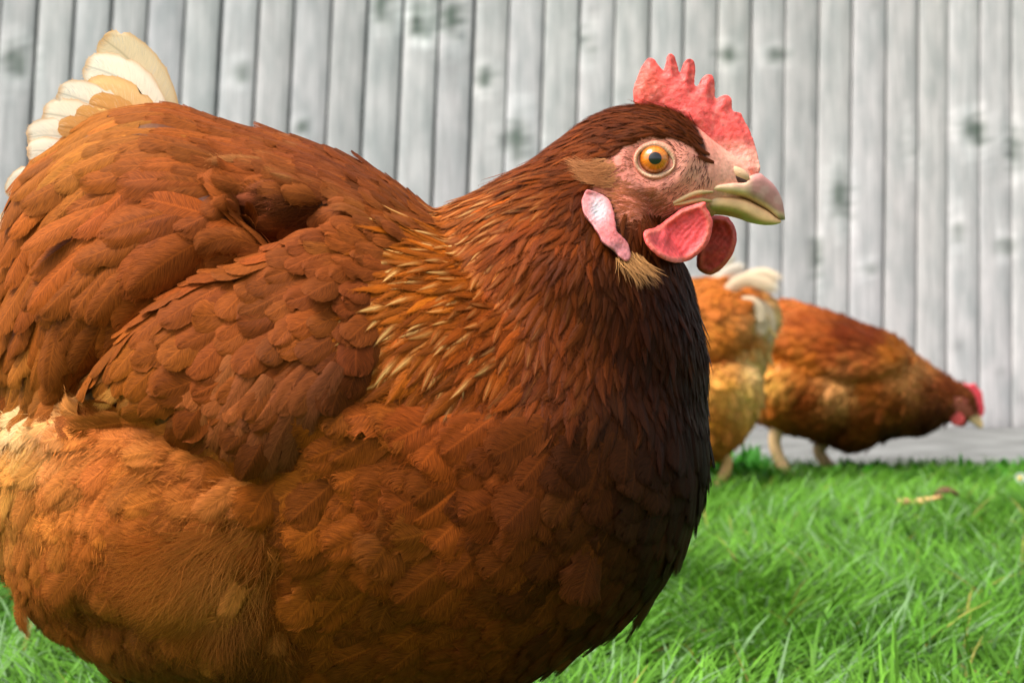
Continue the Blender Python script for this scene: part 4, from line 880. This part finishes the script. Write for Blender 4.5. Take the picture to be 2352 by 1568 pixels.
# eye
eh = hz([(612, 785)])[0]; es, en = S.cast(eh[:1], eh[1:]); YE = float(es[0, 1])
def eyeball(rz=104, n=40, m_=64):
    th2 = np.linspace(0.0, np.pi / 2, n); a = np.linspace(0, 2 * np.pi, m_, endpoint=False)
    r_ = np.sin(th2); zx = 612 + rz * r_[:, None] * np.cos(a); zy = 785 + rz * .95 * r_[:, None] * np.sin(a)
    g = hz(np.stack([zx.ravel(), zy.ravel()], -1)); yc = YE + .0010; v = np.stack([(g[:, 0] - CX) * yc / F, np.full(len(g), yc), H - (g[:, 1] - CY) * yc / F], -1)
    v[:, 1] -= np.repeat(np.cos(th2) * .0054, m_)
    rr = np.repeat(r_, m_); an = np.tile(a, n)
    c = np.tile(lin(206, 104, 14), (len(v), 1))
    k = np.exp(-((rr - .62) / .16) ** 2)[:, None]; c = c * (1 - k * .5) + lin(226, 140, 22) * k * .5
    k = smooth((rr - .76) / .16)[:, None]; c = c * (1 - k * .75) + lin(120, 60, 22) * k * .75
    c *= (1 + .22 * np.sin(an * 23 + np.sin(an * 7) * 2) * smooth((rr - .4) / .2))[:, None]
    c = np.where((rr < .425)[:, None], lin(8, 8, 9), c)
    k = smooth((rr - .93) / .04)[:, None]; c = c * (1 - k) + lin(46, 32, 26) * k
    i = np.arange(n - 1)[:, None] * m_; j = np.arange(m_)[None]; q = np.stack([i + j, i + m_ + j, i + m_ + (j + 1) % m_, i + (j + 1) % m_], -1).reshape(-1, 4)
    return mesh_np('eye', v, q, M_EYE, hen, c)
eye = eyeball()
# eyelid ring, almond shaped inside
m_ = 96; a = np.linspace(0, 2 * np.pi, m_, endpoint=False); ns = 14
ix = 614 + 106 * np.cos(a); iy = 786 + 88 * np.sin(a)
cor = np.exp(-((np.angle(np.exp(1j * (a - .28)))) / .45) ** 2); ix = ix + 20 * cor; iy = iy + 12 * cor
iy = np.where(np.sin(a) < 0, 784 + (iy - 784) * (.88 - .14 * smooth(np.cos(a))), iy)
ox = 620 + 142 * np.cos(a); oy = 784 + 130 * np.sin(a)
fs = np.linspace(0, 1, ns); hgt = np.sin(np.linspace(.0, np.pi, ns)) ** .7
zx = ix[None] * (1 - fs[:, None]) + ox[None] * fs[:, None]; zy = iy[None] * (1 - fs[:, None]) + oy[None] * fs[:, None]
g = hz(np.stack([zx.ravel(), zy.ravel()], -1)); sp, _ = S.cast(g[:, 0], g[:, 1]); yb = np.where(np.isnan(sp[:, 1]), YE, sp[:, 1]).reshape(ns, m_)
yb = yb + np.array([.0010] + [0.0002] * (ns - 2) + [.0005])[:, None]
yy = np.minimum(yb, YE + .0006) * (1 - fs[:, None]) + yb * fs[:, None] - hgt[:, None] * .0013
yy -= .0002 * np.sin(a * 40)[None] * hgt[:, None]
yy = yy.ravel(); v = np.stack([(g[:, 0] - CX) * yy / F, yy, H - (g[:, 1] - CY) * yy / F], -1)
i = np.arange(ns - 1)[:, None] * m_; j = np.arange(m_)[None]; q = np.stack([i + j, i + m_ + j, i + m_ + (j + 1) % m_, i + (j + 1) % m_], -1).reshape(-1, 4)
c = np.tile(lin(220, 184, 150), (len(v), 1)); ff = np.repeat(fs, m_)[:, None]; c = np.where(ff < .12, lin(70, 48, 34), c)
k = smooth((ff - .25) / .5); c = c * (1 - k) + lin(212, 142, 116) * k
c *= (1 + .1 * np.sin(np.tile(a, ns) * 52) * smooth((ff[:, 0] - .3) / .3))[:, None]
mesh_np('eyelid', v, q, M_BODY, eye, c)

# bristles and small hair-like feathers of the face
CT_FACE = ctl([(1390, 400, -.8, .5, 20, 5, (150, 92, 52)), (1400, 470, -.97, .1, 30, 5, (150, 92, 52)), (1440, 480, -.95, .3, 30, 5, (140, 74, 40)), (1500, 450, -.97, .15, 26, 5, (150, 84, 50)), (1560, 430, -.8, .55, 20, 4, (110, 60, 40)), (1600, 370, -.4, .9, 22, 4, (90, 50, 34)), (1560, 330, -.6, -.75, 20, 4, (90, 48, 32)), (1500, 320, -1, -.1, 18, 4, (110, 60, 40)), (1440, 540, -.92, .4, 34, 5, (116, 62, 34)), (1520, 510, -.95, .2, 30, 5, (130, 66, 38)), (1640, 420, -.3, .8, 16, 4, (90, 50, 34)), (1345, 400, -.92, -.25, 40, 5, (190, 140, 86))], (1, 1, 1))
EYEZ = [(620 + 138 * math.cos(t_), 784 + 126 * math.sin(t_)) for t_ in np.linspace(0, 6.28, 30)]
EYEP = hz(EYEZ)
FACE_H = hz([(400, 700), (560, 628), (760, 645), (925, 760), (1010, 900), (900, 990), (740, 1060), (820, 1110), (700, 1190), (540, 1250), (400, 1230), (370, 1130), (330, 1020), (190, 970), (145, 860), (300, 775)])
CHEEK = hz([(420, 890), (520, 960), (650, 960), (730, 1060), (800, 1110), (700, 1190), (540, 1255), (390, 1235), (370, 1130), (340, 1010), (300, 900)])
EAR = hz([(150, 845), (300, 775), (360, 800), (390, 880), (340, 980), (270, 965), (190, 940)])
fz = [fur(S, YM, FACE_H, CT_FACE, 620, (9, 20), (.00010, .00022), .3, (.0001, .0008), (.4, .9), exclude=[EYEP, CHEEK, EAR], scale=PX),
      fur(S, YM, CHEEK, CT_FACE, 1700, (22, 42), (.00010, .00022), .25, (.0001, .0010), (.8, 1.9), scale=PX, dirvar=.15),
      fur(S, YM, EAR, CT_FACE, 1300, (28, 56), (.00012, .00022), .3, (.0008, .0032), (.75, 1.45), scale=PX, dirvar=.15, colour=lin(168, 108, 64)),
      fur(S, YM, hz([(440, 1390), (520, 1420), (520, 1480), (420, 1500), (340, 1440)]), ctl([(1400, 600, -.6, .8, 30, 5, (170, 120, 70)), (1440, 610, .2, 1, 30, 5, (170, 120, 70)), (1390, 625, -.9, .5, 30, 5, (160, 110, 60)), (1450, 640, .6, .8, 30, 5, (150, 100, 60))], (1, 1, 1)), 420, (30, 70), (.00014, .0003), .6, (.002, .0045), (.6, 1.6), scale=PX),
      fur(S, YM, [(1585, 500), (1680, 500), (1660, 560), (1590, 560)], ctl([(1630, 530, .1, 1, 30, 5, (120, 90, 70))], (1, 1, 1)), 260, (14, 34), (.0001, .0002), .4, (.0005, .002), (.6, 1.5), scale=PX)]
Vs, Qs, Cs, o_ = [], [], [], 0
for v, q, c in fz: Vs.append(v); Qs.append(q + o_); Cs.append(c); o_ += len(v)
mesh_np('face_bristles', np.concatenate(Vs), np.concatenate(Qs), M_FLUFF, hen, np.concatenate(Cs))

# legs (below the picture) so the hen stands on the lawn
def leg(name, parent, hip, foot, r0, r1, col, scale=1.0, yaw=0.0):
    hip = np.array(hip, float); foot = np.array(foot, float); hock = hip * .45 + foot * .55 + np.array([-.018 * scale * math.cos(yaw), 0, .012 * scale])
    def tub(pts, rad):
        c = catmull(pts, 6); rr = np.interp(np.linspace(0, 1, len(c)), np.linspace(0, 1, len(rad)), rad); t_ = norm(np.gradient(c, axis=0)); ref = np.array([0, 1, 0.2]); n1 = norm(np.cross(t_, ref)); n2 = np.cross(t_, n1); a_ = np.linspace(0, 2 * np.pi, 12, endpoint=False)
        v = c[:, None] + rr[:, None, None] * (n1[:, None] * np.cos(a_)[None, :, None] + n2[:, None] * np.sin(a_)[None, :, None]); n_ = len(c)
        i = np.arange(n_ - 1)[:, None] * 12; j = np.arange(12)[None]; q = np.stack([i + j, i + (j + 1) % 12, i + 12 + (j + 1) % 12, i + 12 + j], -1).reshape(-1, 4)
        v = np.concatenate([v.reshape(-1, 3), c[:1], c[-1:]]); k_ = np.arange(12); b0 = (n_ - 1) * 12
        t3 = np.concatenate([np.stack([(k_ + 1) % 12, k_, np.full(12, n_ * 12)], -1), np.stack([b0 + k_, b0 + (k_ + 1) % 12, np.full(12, n_ * 12 + 1)], -1)])
        return v, q, t3
    parts = [tub([hip, hock, foot + [0, 0, .006]], [r0, r1 * 1.05, r1])]
    for an in (-.45, 0, .45, math.pi):
        ln_ = .045 * scale * (.5 if an > 3 else 1); d = np.array([math.cos(yaw + an), math.sin(yaw + an), 0])
        parts.append(tub([foot + [0, 0, .006], foot + d * ln_ * .5 + [0, 0, .006], foot + d * ln_ + [0, 0, .0025]], [r1 * .8, r1 * .6, r1 * .2]))
    v, q = remesh(parts, .0012 if scale > .9 else .0015, 2)
    return mesh_np(name, v, q, M_LEG, parent, np.tile(lin(*col), (len(v), 1)))
leg('leg', hen, (-.055, .47, .10), (-.045, .47, .002), .012, .0062, (206, 170, 90))
leg('leg', hen, (-.055, .53, .10), (-.02, .53, .002), .012, .0062, (206, 170, 90))

# ================================================================== the hens behind
def back_hen(root, Ym, rings_b, rings_n, ct, sculpt, n_f, comb=None, head=None):
    sc = Ym / F
    v, q = remesh([ring_loft(rings_b, Ym, 5, 48), ring_loft(rings_n, Ym, 5, 36)], .0028, 10)
    nv_ = vnormals(v, q); px, py = guide(v, Ym); sd_ = smooth(np.abs(nv_[:, 1]) / .6); h_ = np.zeros(len(v))
    for poly, hh, e in sculpt: h_ += bump(px, py, poly, hh, e)
    v = v + nv_ * (h_ * sd_)[:, None]; s_ = Surf(v, q); px, py = guide(v, Ym)
    c = idw(px, py, ct[0], ct[1])[:, 4:7] * (1 + (vnoise(v, 60, 3) - .5) * .5)[:, None]
    if head is not None:
        for poly, cc_ in head:
            k_ = smooth((sdist(px, py, poly) + 3) / 6)[:, None]; c = c * (1 - k_) + lin(*cc_) * k_
    mesh_np('body', v, q, M_BODY, root, c)
    g, _ = plume('f', None, ct, 'contour', M_FEATHER, .33, n_f, lift=(.0005, .004), exclude=[hp[0] for hp in head] if head else None, surf=s_, Ym=Ym, scale=sc, edge=.2, camber=.25, fringe=4, fringe_len=.2, nu=6, nv=4, colvar=.16)
    emit('plumage', g, M_FEATHER, root)
    return s_
hen2 = empty('hen', 'rust brown hen bent down pecking by the concrete, pink comb at the right', 'hen', 'brown hens')
Y2 = 2.34; s2 = Y2 / F
b2 = [((1722, 850), (1722, 900), .01), ((1735, 760), (1732, 940), .05), ((1760, 705), (1750, 970), .075), ((1800, 690), (1790, 984), .090), ((1850, 700), (1850, 1000), .098), ((1920, 722), (1910, 1022), .105), ((1980, 745), (1950, 1038), .105), ((2030, 762), (2000, 1020), .100), ((2075, 790), (2040, 1004), .085), ((2110, 825), (2080, 1000), .066), ((2140, 855), (2120, 1000), .05)]
n2 = [((2040, 775), (2010, 1000), .06), ((2100, 815), (2080, 1000), .055), ((2145, 845), (2130, 992), .045), ((2180, 868), (2165, 972), .034), ((2212, 885), (2180, 965), .026), ((2236, 905), (2190, 965), .020), ((2244, 935), (2205, 965), .014), ((2244, 950), (2222, 962), .008)]
ct2 = ctl([(1760, 740, -.7, .6, 46, 30, (158, 86, 42)), (1850, 730, -.95, -.1, 42, 30, (146, 74, 38)), (1840, 712, -.95, -.2, 40, 26, (190, 116, 78)), (1950, 770, -.95, -.1, 42, 30, (104, 46, 24)), (1900, 800, -.9, .3, 44, 30, (140, 72, 36)), (2010, 780, -.95, -.1, 40, 30, (104, 46, 24)), (2060, 810, -.9, 0, 40, 30, (150, 92, 36)), (1800, 820, -.8, .5, 46, 30, (160, 92, 36)), (1860, 830, -.8, .5, 46, 30, (168, 100, 40)), (1780, 880, -.3, .9, 40, 26, (240, 190, 124)), (1770, 930, -.3, .9, 40, 26, (190, 120, 60)), (1850, 920, -.6, .7, 44, 30, (148, 76, 40)), (1930, 900, -.4, .8, 40, 24, (196, 150, 120)), (1850, 1000, -.5, .8, 40, 26, (110, 64, 28)), (1930, 1000, -.4, .8, 40, 26, (96, 52, 24)), (2000, 890, -.7, .6, 44, 32, (150, 86, 36)), (2000, 970, -.7, .6, 44, 32, (118, 64, 28)), (2060, 920, -.6, .7, 40, 30, (130, 70, 32)), (2110, 850, -.8, .1, 34, 14, (212, 158, 124)), (2090, 880, -.8, .4, 34, 14, (206, 150, 118)), (2140, 900, -.8, .2, 30, 12, (140, 80, 54)), (2180, 890, -.8, -.4, 26, 9, (130, 70, 48)), (2130, 970, -.5, .6, 30, 14, (60, 26, 12)), (2160, 950, -.5, .5, 26, 12, (84, 46, 34)), (2050, 995, -.7, .5, 36, 28, (60, 36, 20))], (.84, .66, .32))
face2 = [(2184, 912), (2212, 904), (2232, 925), (2258, 965), (2216, 972), (2190, 956)]
S2 = back_hen(hen2, Y2, b2, n2, ct2, [([(1745, 860), (1790, 835), (1860, 850), (1940, 890), (1945, 950), (1900, 1010), (1800, 1000), (1745, 950)], .016, 40), ([(1780, 730), (1900, 740), (2040, 780), (2090, 830), (2060, 860), (1950, 880), (1830, 850), (1770, 800)], .012, 40)], 30000, head=[(face2, (178, 92, 78))])
def flesh(name, parent, outline, Y0, thick, col, voxel=.0016, mat=None):
    v, q = slab(catmull(outline, 4, True), Y0, thick, voxel, 3); return mesh_np(name, v, q, mat or M_FLESH, parent, np.tile(lin(*col), (len(v), 1)) * (1 + (vnoise(v, 150, 3) - .5) * .3)[:, None])
flesh('comb', hen2, [(2205, 893), (2216, 880), (2226, 884), (2238, 880), (2246, 892), (2254, 900), (2258, 925), (2260, 945), (2250, 958), (2240, 930), (2228, 910)], Y2, .005, (206, 66, 78))
flesh('wattle', hen2, [(2180, 950), (2192, 944), (2206, 948), (2216, 960), (2210, 974), (2196, 978), (2184, 970)], Y2 - .020, .003, (214, 84, 84))
flesh('wattle', hen2, [(2190, 955), (2202, 948), (2216, 952), (2224, 962), (2218, 976), (2204, 980), (2194, 972)], Y2 + .016, .003, (190, 70, 72))
flesh('ear_lobe', hen2, [(2160, 905), (2170, 897), (2178, 908), (2176, 928), (2168, 940), (2160, 925)], Y2 - .027, .003, (222, 138, 136))
bk = flesh('beak', hen2, [(2222, 945), (2240, 948), (2250, 958), (2256, 972), (2252, 984), (2240, 975), (2226, 966)], Y2, .008, (212, 178, 130), mat=M_HORN)
o = flesh('eye', hen2, [(2203 + 5 * math.cos(t_), 918 + 5 * math.sin(t_)) for t_ in np.linspace(0, 6.28, 12, endpoint=False)], Y2 - .025, .004, (150, 80, 30), mat=M_EYE)
leg('leg', hen2, P(1800, 950, Y2 - .04), P(1808, 1100, Y2 - .04) * [1, 1, 0] + [0, 0, .006],   .014, .0095, (216, 176, 128), yaw=.2)
leg('leg', hen2, P(1895, 1010, Y2 + .04), P(1915, 1100, Y2 + .04) * [1, 1, 0] + [0, 0, .006],   .014, .0095, (216, 176, 128), yaw=.2)

hen3 = empty('hen', 'tan hen half hidden behind the big hen, pale tail feathers raised', 'hen', 'brown hens')
Y3 = 2.08
b3 = [((1330, 800), (1340, 880), .02), ((1370, 735), (1380, 960), .06), ((1440, 690), (1440, 1010), .085), ((1520, 650), (1520, 1030), .095), ((1590, 642), (1600, 1035), .095), ((1650, 642), (1650, 1015), .085), ((1700, 652), (1700, 960), .066), ((1745, 668), (1742, 880), .045), ((1778, 690), (1772, 790), .022), ((1790, 710), (1786, 750), .008)]
n3 = [((1440, 720), (1520, 960), .06), ((1380, 700), (1400, 900), .05), ((1325, 640), (1400, 800), .042), ((1285, 580), (1368, 710), .032), ((1265, 560), (1330, 650), .024), ((1235, 570), (1290, 655), .018), ((1215, 600), (1250, 650), .01)]
ct3 = ctl([(1640, 690, .6, .2, 44, 28, (176, 106, 52)), (1700, 690, .8, -.1, 44, 28, (172, 104, 56)), (1650, 780, .7, .5, 44, 28, (184, 116, 54)), (1720, 780, .5, .7, 44, 26, (170, 110, 62)), (1650, 820, .5, .8, 44, 28, (150, 92, 44)), (1660, 880, .5, .8, 44, 26, (226, 168, 100)), (1700, 900, .5, .8, 40, 24, (232, 194, 146)), (1640, 960, .3, .9, 40, 26, (184, 122, 64)), (1730, 840, .5, .8, 40, 24, (230, 208, 178)), (1660, 1020, .2, .9, 40, 26, (170, 112, 66)), (1760, 740, .6, .7, 40, 22, (214, 196, 170)), (1500, 800, .6, .5, 44, 28, (160, 92, 44)), (1350, 700, .7, .5, 40, 20, (150, 80, 40)), (1270, 600, .8, .2, 26, 10, (140, 76, 40))], (.9, .72, .38))
S3 = back_hen(hen3, Y3, b3, n3, ct3, [([(1590, 850), (1660, 830), (1730, 850), (1740, 910), (1710, 1000), (1650, 1060), (1590, 1050)], .03, 50), ([(1450, 700), (1640, 660), (1740, 700), (1720, 790), (1640, 830), (1480, 820)], .014, 50)], 26000, head=[([(1215, 600), (1260, 590), (1290, 620), (1290, 660), (1220, 660)], (200, 104, 96))])
tl3 = [([(1680, 690), (1700, 650), (1745, 628), (1800, 645)], 40, (238, 214, 182), 1, (Y3 - .02, Y3 - .03)), ([(1660, 680), (1690, 650), (1720, 640), (1780, 660)], 40, (230, 206, 174), 1, (Y3 - .045, Y3 - .05)), ([(1690, 700), (1730, 660), (1760, 652), (1792, 672)], 38, (238, 224, 198), 1, (Y3, Y3 + .01)), ([(1640, 680), (1655, 640), (1680, 620), (1716, 612)], 34, (224, 214, 196), 1, (Y3 + .02, Y3 + .03)), ([(1630, 680), (1640, 640), (1660, 615), (1690, 585)], 26, (206, 196, 172), 1, (Y3 + .03, Y3 + .04)),
       ([(1715, 690), (1735, 700), (1750, 730), (1748, 775)], 40, (214, 194, 164), 1, (Y3 - .055, Y3 - .06)), ([(1735, 690), (1758, 705), (1770, 740), (1762, 790)], 36, (214, 194, 164), 1, (Y3 - .035, Y3 - .04)), ([(1700, 690), (1722, 690), (1742, 705), (1752, 745)], 34, (214, 194, 164), 1, (Y3 - .06, Y3 - .066))]
emit('tail', bespoke(tl3, 'tail', lift=(.001, .003), camber=.4, jag=.03, fringe=10, fringe_len=.15, nu=12, nv=6, edge=-.1), M_TAIL, hen3)
flesh('comb', hen3, [(1300, 560), (1290, 535), (1275, 540), (1262, 520), (1250, 535), (1235, 528), (1228, 550), (1218, 560), (1214, 590), (1240, 585), (1270, 570)], Y3, .005, (206, 66, 70))
flesh('beak', hen3, [(1225, 600), (1205, 606), (1192, 622), (1205, 630), (1225, 632)], Y3, .007, (206, 172, 120), mat=M_HORN)
flesh('wattle', hen3, [(1232, 640), (1250, 640), (1256, 660), (1244, 674), (1232, 664)], Y3 - .012, .003, (206, 74, 74))
leg('leg', hen3, P(1640, 1010, Y3 - .045), P(1641, 1150, Y3 - .045) * [1, 1, 0] + [0, 0, .006], .012, .0075, (210, 160, 104), yaw=3.1)
leg('leg', hen3, P(1560, 1010, Y3 + .045), P(1550, 1150, Y3 + .045) * [1, 1, 0] + [0, 0, .006], .012, .0075, (210, 160, 104), yaw=3.1)

# ================================================================== small things on the lawn
M_PLAIN = attr_mat('dry_plant', rough=.7, spec=.2, var=.2, var_scale=200)
def twig():
    Yt = 1.70; a = [(2058, 1158), (2085, 1152), (2110, 1154), (2140, 1146), (2165, 1138)]; c2 = catmull(a, 8); n = len(c2)
    c3 = P(c2[:, 0], c2[:, 1], Yt); c3[:, 2] = np.maximum(c3[:, 2], .03); t_ = norm(np.gradient(c3, axis=0)); n1 = norm(np.cross(t_, [0, 1, 0])); n2_ = np.cross(t_, n1); an = np.linspace(0, 2 * np.pi, 10, endpoint=False)
    rr = .0042 * (1 + .35 * np.sin(np.linspace(0, 14, n))) * np.interp(np.linspace(0, 1, n), [0, .1, .9, 1], [.4, 1.1, .9, .4])
    v = c3[:, None] + rr[:, None, None] * (n1[:, None] * np.cos(an)[None, :, None] + n2_[:, None] * np.sin(an)[None, :, None]); i = np.arange(n - 1)[:, None] * 10; j = np.arange(10)[None]
    q = np.stack([i + j, i + (j + 1) % 10, i + 10 + (j + 1) % 10, i + 10 + j], -1).reshape(-1, 4)
    o = mesh_np('dry_twig', v.reshape(-1, 3), q, M_PLAIN, None, np.tile(lin(214, 166, 112), (n * 10, 1))); o['label'] = 'short pale dry twig lying on the grass right of the pecking hen'; o['category'] = 'twig'
    d = rng.normal(size=(14, 3)); lv = []
    return o
twig()
def dead_leaf():
    c0 = P(2172, 1142, 1.70); u = np.linspace(0, 1, 9); v_ = np.linspace(-1, 1, 7); w_ = np.sin(np.pi * u ** .8) * .0075
    g = np.zeros((9, 7, 3)); g[..., 0] = c0[0] - .014 + .03 * u[:, None]; g[..., 1] = c0[1] + w_[:, None] * v_ * .6; g[..., 2] = max(c0[2], .014) + .005 * v_ ** 2 + .005 * np.sin(u * 3)[:, None] + w_[:, None] * v_ * .35
    i = np.arange(8)[:, None] * 7 + np.arange(6)[None]; q = np.stack([i, i + 1, i + 8, i + 7], -1).reshape(-1, 4)
    o = mesh_np('dead_leaf', g.reshape(-1, 3), q, M_PLAIN, None, np.tile(lin(96, 72, 50), (63, 1))); md = o.modifiers.new('thick', 'SOLIDIFY'); md.thickness = .0006
    o['label'] = 'curled brown dead leaf at the end of the dry twig'; o['category'] = 'leaf'
dead_leaf()
def daisy(px, py, Yd, r):
    c0 = P(px, py, Yd); root = empty('daisy', 'small white daisy in the grass at the right edge', 'flower'); V_, Q_ = [], []
    for k_ in range(15):
        a_ = k_ * 2 * math.pi / 15; d = np.array([math.cos(a_), -.5 + .0, math.sin(a_)]); d = norm(np.array([math.cos(a_), -.25 * 0, math.sin(a_)])); s_ = np.array([-d[2], 0, d[0]])
        b0 = len(V_) * 4
        V_.append(np.array([c0 + d * r * .2 - s_ * r * .06, c0 + d * r * .2 + s_ * r * .06, c0 + d * r + s_ * r * .16 + [0, -.002, 0], c0 + d * r - s_ * r * .16 + [0, -.002, 0]])); Q_.append([b0, b0 + 1, b0 + 2, b0 + 3])
    mesh_np('petals', np.concatenate(V_), Q_, M_PLAIN, root, np.tile(lin(240, 242, 246), (60, 1)))
    n_ = 10; an = np.linspace(0, 2 * np.pi, n_, endpoint=False); rr = np.array([.34, .28, .12]) * r; yy = np.array([-.0005, -.0025, -.0035])
    v = c0 + np.stack([rr[:, None] * np.cos(an), yy[:, None] + np.zeros((1, n_)), rr[:, None] * np.sin(an)], -1); i = np.arange(2)[:, None] * n_; j = np.arange(n_)[None]
    q = np.stack([i + j, i + (j + 1) % n_, i + n_ + (j + 1) % n_, i + n_ + j], -1).reshape(-1, 4); tr_ = 2 * n_ + np.stack([np.zeros(n_ - 2, int), np.arange(1, n_ - 1), np.arange(2, n_)], -1)
    mesh_np('disc', v.reshape(-1, 3), q, M_PLAIN, root, np.tile(lin(226, 190, 60), (3 * n_, 1)), tris=tr_)
    zs = np.linspace(0, c0[2], 5); v = np.concatenate([np.stack([c0[0] + .001 * np.cos(a_) + 0 * zs, c0[1] + .002 + .001 * np.sin(a_) + 0 * zs, zs], -1)[:, None] for a_ in (0, 2.1, 4.2)], 1)
    i = np.arange(4)[:, None] * 3; j = np.arange(3)[None]; q = np.stack([i + j, i + (j + 1) % 3, i + 3 + (j + 1) % 3, i + 3 + j], -1).reshape(-1, 4)
    mesh_np('stem', v.reshape(-1, 3), q, M_GRASS, root, np.tile(lin(90, 140, 50), (15, 1)))
daisy(2343, 1098, 2.0, .0085)
